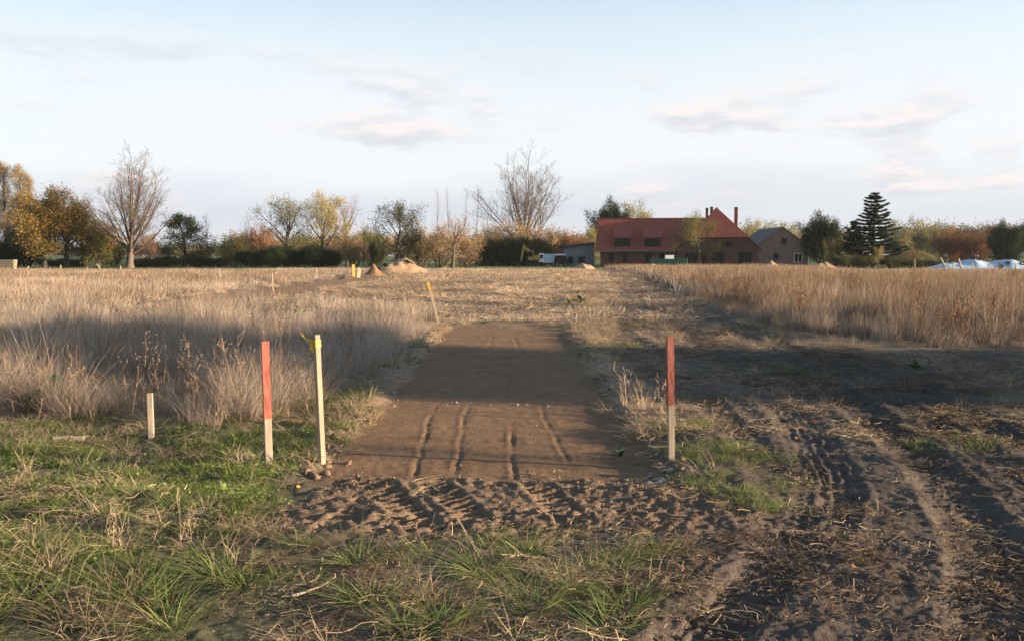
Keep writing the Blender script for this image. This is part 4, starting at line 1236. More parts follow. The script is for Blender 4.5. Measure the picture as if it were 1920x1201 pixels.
# ------------------------------------------------------------------ trees to the right of the view, whose long shadows cross the field
def side_tree(name, var, x, y_, H_, half, label):
    wood, crown, h, w = V_[var]
    o = empty(name, (x, y_, 0), random.uniform(0, 6.28), label, 'tree')
    o.scale = (half / w, half / w, H_ / h)
    link('trunk', wood, o)
    link('crown', crown, o)
side_tree('evergreen', 'big_dark', 27, 11.9, 8.6, 1.3, 'dense dark evergreen right of the view, southernmost of a row')
side_tree('evergreen', 'big_dark', 27.5, 14.1, 9.6, 1.3, 'dense dark evergreen right of the view, second of a row')
side_tree('evergreen', 'big_dark', 27, 16.0, 10.0, 1.5, 'dense dark evergreen right of the view, third of a row')
side_tree('evergreen', 'big_dark', 28, 17.6, 9.4, 1.5, 'dense dark evergreen right of the view, northernmost of a row')
side_tree('bare_tree', 'bare_thin', 34, 6.4, 9.0, 2.4, 'bare tree right of the view beside a row of evergreens')

# ------------------------------------------------------------------ survey posts
M_WOOD = mat('weathered pale wood', (0.36, 0.285, 0.21), 0.85, 0.25, 7, 0.4, 60, stretch=(6, 6, 0.6))
M_WOODF = mat('fresh sawn wood', (0.33, 0.255, 0.18), 0.85, 0.22, 7, 0.4, 60, stretch=(6, 6, 0.6))
M_RED = mat('worn red paint', (0.25, 0.042, 0.028), 0.7, 0.3, 16, 0.3, 50, spec=0.3, stretch=(1, 1, 0.3), col2=(0.38, 0.14, 0.095))
M_TAPE = mat('yellow tape', (0.55, 0.33, 0.04), 0.5, 0.15, 5, spec=0.3)
def lean_mtx(x, y_, lean, rz):
    z = hz(x, y_)
    up = Vector((lean[0], lean[1], 1)).normalized()
    return Matrix.Translation((x, y_, z)) @ Vector((0, 0, 1)).rotation_difference(up).to_matrix().to_4x4() @ Matrix.Rotation(rz, 4, 'Z')
def shaft(bm, w, dpt, z0, z1, n=5, jit=0.0015, rng=random.Random(1), ragged=0.0, top_in=0.004):
    ring = []
    for i in range(n + 1):
        t = i / n
        z = z0 + (z1 - z0) * t
        q = []
        for sx, sy in ((-1, -1), (1, -1), (1, 1), (-1, 1)):
            q.append(bm.verts.new((sx * w / 2 + rng.uniform(-jit, jit), sy * dpt / 2 + rng.uniform(-jit, jit), z + (rng.uniform(-ragged, ragged) if i == 0 else 0))))
        ring.append(q)
    for i in range(n):
        for k_ in range(4):
            bm.faces.new((ring[i][k_], ring[i][(k_ + 1) % 4], ring[i + 1][(k_ + 1) % 4], ring[i + 1][k_]))
    bm.faces.new(ring[-1])
    bm.faces.new(ring[0][::-1])
def post(name, x, y_, h, w, dpt, lean, rz, label, red=0.0, m=None, cat='post', group=None):
    o = empty(name, (0, 0, 0), 0, label, cat, group)
    o.matrix_world = lean_mtx(x, y_, lean, rz)
    bm = bmesh.new()
    shaft(bm, w, dpt, -0.15, h - (0.004 if red else 0))
    fin('shaft', bm, m or M_WOOD, o, 0.003)
    if red:
        bm = bmesh.new()
        shaft(bm, w + 0.005, dpt + 0.005, h * (1 - red), h, 6, 0.001, random.Random(5), 0.025)
        fin('red_paint', bm, M_RED, o)
    return o
d_ = gd(852, 0.07)
post('survey_post', at_x(1262, d_), d_, 1.22, 0.060, 0.045, (-0.02, 0.0), R(10), 'red topped wooden post standing alone right of the dirt path', 0.56)
d_ = gd(877)
post('survey_post', at_x(499, d_), d_, 1.19, 0.066, 0.045, (-0.016, 0.0), R(24), 'red topped wooden post beside the pale post with yellow tape', 0.63)
d_ = gd(874)
rp_ = post('tape_post', at_x(600, d_), d_, 1.24, 0.052, 0.052, (-0.035, 0.01), R(-48), 'slim pale wooden post with yellow tape tied to its top', 0, M_WOODF)
def tape(parent, w, h):
    bm = bmesh.new()
    wv = w / 2 + 0.004
    # two turns round the post, then a flap hanging down and a tail blown up to the left
    for z0, z1 in ((h - 0.115, h - 0.085), (h - 0.075, h - 0.05)):
        bm_box(bm, -wv, wv, -wv, wv, z0, z1)
    fin('tape_wrap', bm, M_TAPE, parent)
    def strip(name, pts, wid):
        bm = bmesh.new()
        n = len(pts)
        rows_ = []
        for i, p in enumerate(pts):
            tw = 0.5 * math.sin(i * 1.3)
            a = Vector((math.sin(tw) * 0.4, math.cos(tw) * 0.5, 0.9)).normalized() * wid / 2
            if name == 'tape_flap':
                a = Vector((math.cos(tw) * 0.9, math.sin(tw), 0)).normalized() * wid / 2
            rows_.append([bm.verts.new(Vector(p) + s_ * a + Vector((0, -k2, 0))) for s_ in (-1, 1) for k2 in (0, 0.002)])
        for i in range(n - 1):
            a, b = rows_[i], rows_[i + 1]
            for q in ((0, 2), (1, 3), (0, 1), (2, 3)):
                bm.faces.new((a[q[0]], a[q[1]], b[q[1]], b[q[0]]))
        fin(name, bm, M_TAPE, parent)
    strip('tape_tail', [(-wv, 0.0, h - 0.06), (-wv - 0.03, 0.005, h - 0.055), (-wv - 0.06, 0.0, h - 0.045), (-wv - 0.085, -0.01, h - 0.02), (-wv - 0.105, 0, h + 0.005), (-wv - 0.12, 0.01, h + 0.02)], 0.028)
    strip('tape_flap', [(-wv - 0.004, -0.02, h - 0.07), (-wv - 0.012, -0.025, h - 0.10), (-wv - 0.006, -0.022, h - 0.135), (-wv - 0.010, -0.02, h - 0.17)], 0.04)
tape(rp_, 0.052, 1.24)
for c_ in rp_.children:
    if c_.name.startswith(('tape_tail', 'tape_flap')):
        c_.rotation_euler = (0, 0, R(48))
d_ = gd(824)
post('short_post', at_x(277, d_), d_, 0.50, 0.058, 0.05, (-0.01, 0.0), R(10), 'short pale wooden post at the edge of the tall grass')
d_ = gd(604)
lp_ = post('leaning_post', at_x(821, d_), d_, 1.22, 0.07, 0.05, (-0.25, 0.0), R(10), 'leaning pale post with a yellow top where the dirt path ends', 0, M_WOODF)
bm = bmesh.new()
shaft(bm, 0.076, 0.056, 1.00, 1.225, 3, 0.001)
fin('yellow_paint', bm, M_TAPE, lp_)
d_ = gd(602)
post('peg', at_x(774, d_), d_, 0.42, 0.06, 0.05, (-0.03, 0), 0.3, 'small wooden peg in the grass left of the leaning post')
# fallen timber in the grass
d_ = gd(834)
o = empty('timber_offcut', (at_x(121, d_), d_, hz(at_x(121, d_), d_) + 0.035), R(12), 'short pale timber offcut lying in the green grass', 'timber')
bm = bmesh.new()
bm_box(bm, -0.16, 0.03, -0.03, 0.03, -0.02, 0.03)
fin('beam', bm, M_WOODF, o, 0.004)
bm = bmesh.new()
bm_box(bm, 0.032, 0.155, -0.027, 0.028, -0.018, 0.026, Matrix.Rotation(0.03, 4, 'Y'))
fin('split_end', bm, M_WOOD, o, 0.004)
for px, py, ln, rz, nm in ((440, 930, 0.36, 0.05, 'pale broken stick in the green grass'), (1030, 1050, 0.5, -0.6, 'thin brown stick among the grass tufts'), (570, 1120, 0.3, 1.1, 'short dead stick on bare foreground soil')):
    d_ = gd(py)
    x = at_x(px, d_)
    bm = bmesh.new()
    p0 = Vector((-ln / 2, 0, 0.0))
    for i in range(4):
        p1 = p0 + Vector((ln / 4, random.uniform(-0.02, 0.02), random.uniform(-0.008, 0.01)))
        bm_cyl(bm, p0, p1, 0.009 - 0.0012 * i, 6, 0.0078 - 0.0012 * i)
        p0 = p1
    o = fin('stick', bm, M_WOOD, None)
    o.location = (x, d_, hz(x, d_) + 0.02)
    o.rotation_euler = (0, 0, rz)
    tag(o, nm, 'stick')

# far fence posts
def fpost(px, d, top, w, lean, label, dark=False, group=None):
    x = at_x(px, d)
    h = at_z(top, d) - hz(x, d)
    o = post('fence_post', x, d, h, w, w * 0.8, lean, random.uniform(0, 1), label, 0, M_BARK if dark else M_WOODF, 'fence post', group)
GL, GR_ = 'fence posts before the oaks', 'fence posts before the plastic covered clamp'
for px, top in ((55, 499), (115, 497), (142, 505), (165, 501), (228, 499)):
    fpost(px, 119, top, 0.13, (random.uniform(-0.08, 0.02), 0), 'pale upright fence post at the near edge of the green meadow', group=GL)
fpost(191, 119, 493, 0.15, (-0.55, 0), 'pale fence post leaning steeply at the edge of the green meadow', group=GL)
fpost(1775, 128, 480, 0.16, (-0.55, 0), 'pale fence post leaning steeply, left of the other leaning one', group=GR_)
fpost(1803, 126, 484, 0.16, (-0.32, 0), 'pale fence post leaning a little before the covered clamp', group=GR_)
for px, top in ((1715, 486), (1787, 494), (1823, 492), (1903, 494)):
    fpost(px, 124, top, 0.13, (random.uniform(-0.08, 0.02), 0), 'pale upright fence post before the covered clamp', group=GR_)
fpost(1873, 124, 493, 0.16, (0, 0), 'dark fence post before the covered clamp', True, GR_)
for px, d, top, h in ((413, 70, 505, 0), (512, 55, 512, 0), (594, 80, 502, 0)):
    fpost(px, d, top, 0.05, (-0.04, 0), 'thin survey peg beside the far dirt strip', False, 'thin pegs beside the far dirt strip')

# ------------------------------------------------------------------ farmhouse
def roof_mat(name, col, col2):
    m, nt, out = new_mat(name)
    L = nt.links.new
    p = nt.nodes.new('ShaderNodeBsdfPrincipled')
    p.inputs['Roughness'].default_value = 0.75
    p.inputs['Specular IOR Level'].default_value = 0.2
    t = nt.nodes.new('ShaderNodeTexCoord')
    n = nt.nodes.new('ShaderNodeTexNoise')
    n.inputs['Scale'].default_value = 2.5
    n.inputs['Detail'].default_value = 8
    L(t.outputs['Object'], n.inputs['Vector'])
    mr = nt.nodes.new('ShaderNodeMapRange')
    mr.inputs[1].default_value = 0.35
    mr.inputs[2].default_value = 0.65
    L(n.outputs[0], mr.inputs[0])
    mx = nt.nodes.new('ShaderNodeMix')
    mx.data_type = 'RGBA'
    mx.inputs[6].default_value = (*col, 1)
    mx.inputs[7].default_value = (*col2, 1)
    L(mr.outputs[0], mx.inputs[0])
    w = nt.nodes.new('ShaderNodeTexWave')
    w.bands_direction = 'Z'
    w.inputs['Scale'].default_value = 1.3
    w.inputs['Distortion'].default_value = 0.6
    L(t.outputs['Object'], w.inputs['Vector'])
    bp = nt.nodes.new('ShaderNodeBump')
    bp.inputs['Strength'].default_value = 0.5
    bp.inputs['Distance'].default_value = 0.04
    L(w.outputs[0], bp.inputs['Height'])
    L(bp.outputs[0], p.inputs['Normal'])
    L(mx.outputs[2], p.inputs['Base Color'])
    L(p.outputs[0], out.inputs[0])
    return m
M_TILE = roof_mat('red clay tiles', (0.20, 0.048, 0.032), (0.27, 0.075, 0.048))
M_TILE2 = roof_mat('old grey tiles', (0.075, 0.066, 0.06), (0.12, 0.10, 0.088))
M_BRICK = mat('dark red brick', (0.125, 0.062, 0.045), 0.9, 0.3, 3, 0.3, 8)
M_BRICKG = mat('grey brown brick', (0.17, 0.135, 0.115), 0.9, 0.22, 2, 0.3, 8)
M_PLASTER = mat('grey render', (0.19, 0.20, 0.205), 0.9, 0.2, 1.2)
M_TIMBER = mat('dark timber', (0.035, 0.028, 0.022), 0.8, 0.3, 4)
M_WHITE = mat('white paint', (0.75, 0.74, 0.72), 0.5, 0.08, 3, spec=0.3)
M_DARKM = mat('dark rubber and parts', (0.02, 0.02, 0.021), 0.6, 0.2, 4)  # one dark tone for tyres, chassis, bucket, van body and rubble
M_ZINC = mat('zinc gutter', (0.20, 0.21, 0.22), 0.4, 0.1, 3, spec=0.5, metal=0.6)
def glass():
    m, nt, out = new_mat('window glass')
    p = nt.nodes.new('ShaderNodeBsdfPrincipled')
    p.inputs['Base Color'].default_value = (0.012, 0.014, 0.016, 1)
    p.inputs['Roughness'].default_value = 0.12
    p.inputs['Specular IOR Level'].default_value = 0.12
    nt.links.new(p.outputs[0], out.inputs[0])
    return m
M_GLASS = glass()
def window(parent, x0, x1, y_, z0, z1, mf, bars=1, name='window', depth=0.12):
    """frame set a little proud of the wall plane y_, pane behind, muntins"""
    t = 0.07
    bm = bmesh.new()
    bm_box(bm, x0, x0 + t, y_ - 0.05, y_ + depth, z0, z1)
    bm_box(bm, x1 - t, x1, y_ - 0.05, y_ + depth, z0, z1)
    bm_box(bm, x0 + t, x1 - t, y_ - 0.05, y_ + depth, z1 - t, z1)
    bm_box(bm, x0 + t, x1 - t, y_ - 0.05, y_ + depth, z0, z0 + t)
    for i in range(bars):
        xx = x0 + (x1 - x0) * (i + 1) / (bars + 1)
        bm_box(bm, xx - 0.03, xx + 0.03, y_ - 0.04, y_ + depth * 0.5, z0 + t, z1 - t)
    f = fin(name, bm, mf, parent)
    bm = bmesh.new()
    bm_box(bm, x0 + t, x1 - t, y_ - 0.02, y_ + 0.02, z0 + t, z1 - t)
    fin('pane', bm, M_GLASS, f)
    bm = bmesh.new()
    bm_box(bm, x0 - 0.06, x1 + 0.06, y_ - 0.12, y_ + 0.02, z0 - 0.08, z0 - 0.002)
    fin('sill', bm, M_BRICK, f)
    return f
def slab(bm, a, b, c_, d__, th):
    """roof sheet with thickness from four corners (ordered round)"""
    A = [Vector(v) for v in (a, b, c_, d__)]
    n = (A[1] - A[0]).cross(A[2] - A[0]).normalized()
    if n.z < 0:
        n = -n
    top = [bm.verts.new(v) for v in A]
    bot = [bm.verts.new(v - n * th) for v in A]
    bm.faces.new(top)
    bm.faces.new(bot[::-1])
    for i in range(4):
        bm.faces.new((top[i], bot[i], bot[(i + 1) % 4], top[(i + 1) % 4]))
HY = 165.0
fh = empty('farmhouse', (27.0, HY, 0), R(-8), 'long brick farmhouse with red tiled roof and half-hipped gable', 'farmhouse')
def H_(v):      # to the farmhouse's own frame
    return (v[0] - 27.0, v[1] - HY, v[2])
lx0, lx1 = 14.6, 27.4          # left wing walls
gx0, gx1 = 27.4, 40.4          # gable wing walls
gc = 33.9
EZ, RZ = 2.75, 8.15            # left wing eave and ridge
GE, GRZ = 2.85, 9.75           # gable wing eave and ridge
# walls
bm = bmesh.new()
bm_box(bm, lx0 - 27, lx1 - 27, 0.5, 10.5, -0.4, 2.72)
fin('wing_wall', bm, M_BRICK, fh)
bm = bmesh.new()     # left wing gable end under the roof
a = [(0.7, 2.72), (10.3, 2.72), (5.5, 7.6)]
v1 = [bm.verts.new((lx0 - 27 + 0.02, yy, zz_)) for yy, zz_ in a]
v2 = [bm.verts.new((lx0 - 27 + 0.3, yy, zz_)) for yy, zz_ in a]
bm.faces.new(v1); bm.faces.new(v2[::-1])
for i in range(3):
    bm.faces.new((v1[i], v2[i], v2[(i + 1) % 3], v1[(i + 1) % 3]))
fin('wing_gable', bm, M_BRICK, fh)
sl = (GRZ - GE) / (gc - (gx0 - 0.6))   # roof slope of the gable wing
hipz = 4.95
def half_at(z): return (GRZ - z) / sl
bm = bmesh.new()
hw_ = half_at(hipz)
bm_prism(bm, [(gx0 - 27, -0.4), (gx1 - 27, -0.4), (gx1 - 27, GE + 0.30), (gc + hw_ - 0.35 - 27, hipz - 0.05), (gc - hw_ + 0.35 - 27, hipz - 0.05), (gx0 - 27, GE + 0.30)], 0.0, 12.0)
fin('gable_wall', bm, M_BRICK, fh)
# roofs
bm = bmesh.new()
slab(bm, (13.75 - 27, -0.1, EZ - 0.1), (30.6 - 27, -0.1, EZ - 0.1), (33.0 - 27, 5.5, RZ), (13.95 - 27, 5.5, RZ), 0.18)
slab(bm, (13.95 - 27, 5.5, RZ), (33.0 - 27, 5.5, RZ), (30.6 - 27, 11.1, EZ - 0.1), (13.75 - 27, 11.1, EZ - 0.1), 0.18)
rf = fin('wing_roof', bm, M_TILE, fh)
hy = 2.9       # ridge start behind the front
ex0, ex1 = gx0 - 0.6 - 27, 2 * gc - (gx0 - 0.6) - 27
cx_ = gc - 27
bm = bmesh.new()
def poly_slab(bm, pts, th):
    A = [Vector(v) for v in pts]
    n = (A[1] - A[0]).cross(A[2] - A[0]).normalized()
    if n.z < 0:
        n = -n
    top = [bm.verts.new(v) for v in A]
    bot = [bm.verts.new(v - n * th) for v in A]
    bm.faces.new(top); bm.faces.new(bot[::-1])
    for i in range(len(A)):
        bm.faces.new((top[i], bot[i], bot[(i + 1) % len(A)], top[(i + 1) % len(A)]))
poly_slab(bm, [(ex0, -0.35, GE - 0.05), (cx_ - hw_, -0.35, hipz), (cx_, hy, GRZ), (cx_, 12.3, GRZ), (ex0, 12.3, GE - 0.05)], 0.18)
poly_slab(bm, [(ex1, -0.35, GE - 0.05), (ex1, 12.3, GE - 0.05), (cx_, 12.3, GRZ), (cx_, hy, GRZ), (cx_ + hw_, -0.35, hipz)], 0.18)
gr_ = fin('gable_roof', bm, M_TILE, fh)
bm = bmesh.new()
poly_slab(bm, [(cx_ - hw_ - 0.02, -0.55, hipz - 0.06), (cx_ + hw_ + 0.02, -0.55, hipz - 0.06), (cx_, hy, GRZ + 0.03)], 0.14)
fin('half_hip', bm, M_TILE, gr_)
bm = bmesh.new()
bm_cyl(bm, (cx_, hy, GRZ + 0.02), (cx_, 12.3, GRZ + 0.02), 0.14, 8)
fin('ridge_tiles', bm, M_TILE, gr_)
bm = bmesh.new()
bm_cyl(bm, (13.95 - 27, 5.5, RZ), (32.0 - 27, 5.5, RZ), 0.13, 8)
fin('ridge_tiles', bm, M_TILE, rf)
# gutter and barge boards
bm = bmesh.new()
bm_cyl(bm, (13.75 - 27, -0.2, EZ - 0.17), (lx1 - 27 - 0.6, -0.2, EZ - 0.17), 0.08, 8)
fin('gutter', bm, M_ZINC, rf)
for sgn in (-1, 1):
    bm = bmesh.new()
    p0, p1 = Vector((cx_ + sgn * (cx_ - ex0), -0.37, GE - 0.20)), Vector((cx_ + sgn * hw_, -0.37, hipz - 0.17))
    d__ = (p1 - p0)
    vs4 = [p0, p1, p1 + Vector((0, 0, -0.22)), p0 + Vector((0, 0, -0.22))]
    a = [bm.verts.new(v) for v in vs4]
    b = [bm.verts.new(v + Vector((0, 0.05, 0))) for v in vs4]
    bm.faces.new(a); bm.faces.new(b[::-1])
    for i in range(4):
        bm.faces.new((a[i], b[i], b[(i + 1) % 4], a[(i + 1) % 4]))
    fin('barge_board', bm, M_TIMBER, gr_)
# shed dormers
def dormer(x0, x1):
    # front face at y where the main roof is at z=3.4
    def ry(z): return -0.1 + (z - (EZ - 0.1)) / (RZ - EZ + 0.1) * 5.6
    zb, zt = 3.45, 4.95
    yf = ry(zb) - 0.03
    ytop = ry(6.55)
    bm = bmesh.new()
    x0, x1 = x0 - 27, x1 - 27
    slab(bm, (x0 - 0.2, yf - 0.3, zt - 0.06), (x1 + 0.2, yf - 0.3, zt - 0.06), (x1 + 0.2, ytop + 0.1, 6.62), (x0 - 0.2, ytop + 0.1, 6.62), 0.14)
    d1 = fin('dormer', bm, M_TILE, fh)
    for xx in (x0, x1 - 0.12):
        bm = bmesh.new()
        pts = [(yf, zb), (yf, zt - 0.06), (ytop, 6.45), (ry(5) + 0.1, 5.0)]
        a = [bm.verts.new((xx, yy, z)) for yy, z in pts]
        b = [bm.verts.new((xx + 0.12, yy, z)) for yy, z in pts]
        bm.faces.new(a); bm.faces.new(b[::-1])
        for i in range(4):
            bm.faces.new((a[i], b[i], b[(i + 1) % 4], a[(i + 1) % 4]))
        fin('dormer_cheek', bm, M_TILE, d1)
    bm = bmesh.new()
    bm_box(bm, x0 + 0.12, x1 - 0.12, yf - 0.01, yf + 0.06, zb, zt - 0.12)
    fin('dormer_pane', bm, M_GLASS, d1)
    bm = bmesh.new()
    for k_ in range(5):
        xx = x0 + 0.12 + (x1 - x0 - 0.24) * k_ / 4
        bm_box(bm, xx - 0.03, xx + 0.03, yf - 0.05, yf - 0.012, zb, zt - 0.12)
    bm_box(bm, x0, x1, yf - 0.08, yf - 0.055, zb - 0.08, zb)
    fin('dormer_frame', bm, M_TIMBER, d1)
dormer(at_x(1150, 166), at_x(1181, 166))
dormer(at_x(1206, 166), at_x(1237, 166))
# openings of the left wing and the gable
for p0, p1 in ((1142, 1151), (1168, 1176), (1210, 1222), (1236, 1246)):
    window(fh, at_x(p0, HY) - 27, at_x(p1, HY) - 27, 0.45, 0.7, 2.25, M_TIMBER, 1)
for p0, p1, z0, z1, bb in ((1284, 1306, 0.35, 2.3, 3), (1333, 1356, 0.2, 2.4, 3), (1381, 1405, 0.35, 2.45, 3), (1358, 1368, 3.35, 4.25, 1)):
    window(fh, at_x(p0, HY) - 27, at_x(p1, HY) - 27, -0.06, z0, z1, M_TIMBER, bb)
bm = bmesh.new()
bm_box(bm, at_x(1312, HY) - 27, at_x(1326, HY) - 27, -0.09, -0.012, -0.3, 2.3)
dd_ = fin('door', bm, M_TIMBER, fh)
bm = bmesh.new()
bm_box(bm, at_x(1324, HY) - 27, at_x(1325, HY) - 27, -0.13, -0.092, 0.95, 1.1)
fin('handle', bm, M_ZINC, dd_)
M_BRICKC = mat('chimney brick', (0.22, 0.075, 0.05), 0.9, 0.3, 3)
for px, d, w, tp in ((1312, 172, 0.42, 391), (1319, 173, 0.46, 389), (1362, 174, 0.56, 390)):
    x = at_x(px, d) - 27
    yy = d - HY
    top = at_z(tp, d)
    bm = bmesh.new()
    bm_box(bm, x - w / 2, x + w / 2, yy - w / 2, yy + w / 2, 6.0, top - 0.25)
    bm_box(bm, x - w / 2 - 0.06, x + w / 2 + 0.06, yy - w / 2 - 0.06, yy + w / 2 + 0.06, top - 0.248, top - 0.1)
    bm_box(bm, x - w / 2 + 0.06, x + w / 2 - 0.06, yy - w / 2 + 0.06, yy + w / 2 - 0.06, top - 0.098, top)
    fin('chimney', bm, M_BRICKC, gr_)

# grey lean-to shed left of the farmhouse
sx0, sx1, SY = at_x(1058, 172), 14.2, 172.0
sh = empty('lean_to_shed', (sx0, SY, 0), 0, 'low grey rendered shed with a flat sloping roof left of the farmhouse', 'shed')
W_ = sx1 - sx0
bm = bmesh.new()
bm_prism(bm, [(0, -0.3), (W_, -0.3), (W_, at_z(458, SY)), (0, at_z(465, SY))], 0, 6)
fin('wall', bm, M_PLASTER, sh)
bm = bmesh.new()
slab(bm, (-0.4, -0.5, at_z(463, SY)), (W_ + 0.1, -0.5, at_z(455.5, SY)), (W_ + 0.1, 6.4, at_z(455.5, SY) + 0.2), (-0.4, 6.4, at_z(463, SY) + 0.2), 0.2)
fin('roof', bm, M_TIMBER, sh)
for a, b in ((0.6, 1.5), (2.4, 3.5)):
    window(sh, a, b, -0.05, 0.6, 1.7, M_TIMBER, 1)

# brick barn right of the farmhouse
BY = 172.0
bc = at_x(1466, BY)
bn_ = empty('brick_barn', (bc, BY, 0), 0, 'grey brown brick barn with plain gable right of the farmhouse', 'barn')
xl_, xr_ = at_x(1421, BY) - bc, at_x(1514, BY) - bc
zl_, zr_, za_ = at_z(458, BY), at_z(461, BY), at_z(426, BY)
bm = bmesh.new()
bm_prism(bm, [(xl_, -0.3), (xr_, -0.3), (xr_, zr_ - 0.1), (0, za_ - 0.25), (xl_, zl_ - 0.1)], 0, 16)
fin('wall', bm, M_BRICKG, bn_)
bm = bmesh.new()
k1 = (za_ - zl_) / (-xl_)
slab(bm, (xl_ - 0.35, -0.3, zl_ - 0.3 * k1), (0, -0.3, za_), (0, 16.3, za_), (xl_ - 0.35, 16.3, zl_ - 0.3 * k1), 0.16)
k2 = (za_ - zr_) / xr_
slab(bm, (0, -0.3, za_ + 0.003), (xr_ + 0.45, -0.3, zr_ - 0.4 * k2), (xr_ + 0.45, 16.3, zr_ - 0.4 * k2), (0, 16.3, za_ + 0.003), 0.16)
fin('roof', bm, M_TILE2, bn_)
for p0, p1, t0, t1, mf in ((1463, 1473, 447, 457, M_TIMBER), (1449, 1459, 475, 486, M_TIMBER), (1488, 1503, 475, 492, M_WHITE)):
    window(bn_, at_x(p0, BY) - bc, at_x(p1, BY) - bc, -0.05, at_z(t1, BY), at_z(t0, BY), mf, 1)
bm = bmesh.new()
bm_cyl(bm, (xr_ + 0.12, -0.12, zr_ - 0.5), (xr_ + 0.12, -0.12, -0.1), 0.06, 8)
bm_cyl(bm, (xr_ + 0.12, -0.12, zr_ - 0.5), (xr_ + 0.3, 0.1, zr_ - 0.25), 0.06, 8)
fin('downpipe', bm, M_WHITE, bn_)

# ------------------------------------------------------------------ machines in the yard
M_YEL = mat('machine yellow', (0.32, 0.235, 0.035), 0.5, 0.25, 3, spec=0.4)
M_BLUEW = mat('pale blue grey paint', (0.42, 0.50, 0.56), 0.5, 0.15, 2, spec=0.4)
M_GREENP = mat('dark green paint', (0.015, 0.075, 0.045), 0.5, 0.25, 2, spec=0.4)
def wheel(parent, x, y_, z, r, w):
    bm = bmesh.new()
    bm_cyl(bm, (x, y_ - w / 2, z), (x, y_ + w / 2, z), r, 16)
    t = fin('wheel', bm, M_DARKM, parent)
    bm = bmesh.new()
    bm_cyl(bm, (x, y_ - w / 2 - 0.02, z), (x, y_ + w / 2 + 0.02, z), r * 0.5, 12)
    fin('rim', bm, M_ZINC, t)
EY = 171.0
ex = at_x(1001, EY)
exc = empty('excavator', (ex, EY, hz(ex, EY) * 0), R(4), 'yellow tracked excavator with its arm raised before the hedge', 'excavator')
exc.scale = (1.1, 1.1, 1.1)
for yy in (-0.9, 0.9):
    bm = bmesh.new()
    bm_prism(bm, [(-1.3, 0.25), (-1.05, 0.0), (1.05, 0.0), (1.3, 0.25), (1.3, 0.5), (1.05, 0.72), (-1.05, 0.72), (-1.3, 0.5)], yy - 0.22, yy + 0.22)
    fin('crawler_track', bm, M_DARKM, exc)
box_part('turntable', M_DARKM, exc, -0.7, 0.7, -0.6, 0.6, 0.72, 0.95)
box_part('engine_housing', M_YEL, exc, -0.1, 1.35, -0.95, 0.95, 0.952, 1.75, 0.06)
cb = box_part('cab', M_YEL, exc, -0.95, -0.12, -0.95, -0.05, 0.952, 2.45, 0.05)
bm = bmesh.new()
bm_box(bm, -0.98, -0.25, -0.975, -0.2, 1.5, 2.3)
fin('cab_window', bm, M_GLASS, cb)
def limb(name, pts, w, m, par, th):
    """tapered arm through x,z points"""
    bm = bmesh.new()
    for (x0, z0, t0), (x1, z1, t1) in zip(pts[:-1], pts[1:]):
        d__ = Vector((x1 - x0, 0, z1 - z0)).normalized()
        n = Vector((-d__.z, 0, d__.x))
        c4 = [Vector((x0, 0, z0)) + n * t0, Vector((x1, 0, z1)) + n * t1, Vector((x1, 0, z1)) - n * t1, Vector((x0, 0, z0)) - n * t0]
        a = [bm.verts.new(v + Vector((0, -w / 2, 0))) for v in c4]
        b = [bm.verts.new(v + Vector((0, w / 2, 0))) for v in c4]
        bm.faces.new(a); bm.faces.new(b[::-1])
        for i in range(4):
            bm.faces.new((a[i], b[i], b[(i + 1) % 4], a[(i + 1) % 4]))
    return fin(name, bm, m, par)
limb('boom', [(-0.2, 1.3, 0.22), (-0.75, 2.35, 0.26), (-1.62, 3.12, 0.17)], 0.34, M_YEL, exc, 0)
limb('stick', [(-1.52, 3.35, 0.17), (-1.78, 2.0, 0.19), (-2.02, 0.85, 0.12)], 0.28, M_YEL, exc, 0)
limb('hydraulic_ram', [(-0.5, 1.65, 0.07), (-1.15, 2.5, 0.06)], 0.16, M_ZINC, exc, 0)
bm = bmesh.new()
bm_prism(bm, [(-2.15, 0.85), (-1.85, 0.85), (-1.62, 0.35), (-1.85, 0.02), (-2.25, 0.12), (-2.0, 0.4)], -0.45, 0.45)
fin('bucket', bm, M_DARKM, exc)
TY = 171.0
tx = at_x(1028, TY)
tr = empty('truck', (tx, TY, 0), 0, 'small truck with pale blue grey box body beside the yellow excavator', 'truck')
tr.scale = (1.1, 1.1, 1.1)
box_part('box_body', M_BLUEW, tr, -0.68, 1.35, -0.9, 0.9, 0.55, 1.95, 0.04)
cb = box_part('cab', M_WHITE, tr, -1.5, -0.70, -0.88, 0.88, 0.4, 2.05, 0.08)
bm = bmesh.new(); bm_box(bm, -1.32, -0.85, -0.9, 0.9, 1.25, 1.85); fin('side_window', bm, M_GLASS, cb)
bm = bmesh.new(); bm_box(bm, -1.53, -1.45, -0.75, 0.75, 1.25, 1.88); fin('windscreen', bm, M_GLASS, cb)
bm = bmesh.new(); bm_box(bm, -1.54, -1.48, 0.5, 0.75, 0.6, 0.78); fin('headlight', bm, M_WHITE, cb)
bm = bmesh.new(); bm_box(bm, -1.54, -1.48, -0.75, -0.5, 0.6, 0.78); fin('headlight', bm, M_WHITE, cb)
box_part('chassis', M_DARKM, tr, -1.4, 1.3, -0.7, 0.7, 0.35, 0.55)
for xx in (-1.05, 0.8):
    for yy in (-0.78, 0.78):
        wheel(tr, xx, yy, 0.35, 0.35, 0.22)
vy = 170.4
vx = at_x(1052, vy)
vn_ = empty('parked_van', (vx, vy, 0), 0, 'dark parked vehicle with a white roof before the grey shed', 'van')
vn_.scale = (1.1, 1.1, 1.1)
bm = bmesh.new()
bm_prism(bm, [(-1.1, 0.35), (1.1, 0.35), (1.12, 1.0), (0.75, 1.15), (0.62, 1.72), (-0.9, 1.72), (-1.1, 1.05)], -0.8, 0.8)
fin('body', bm, M_DARKM, vn_, 0.04)
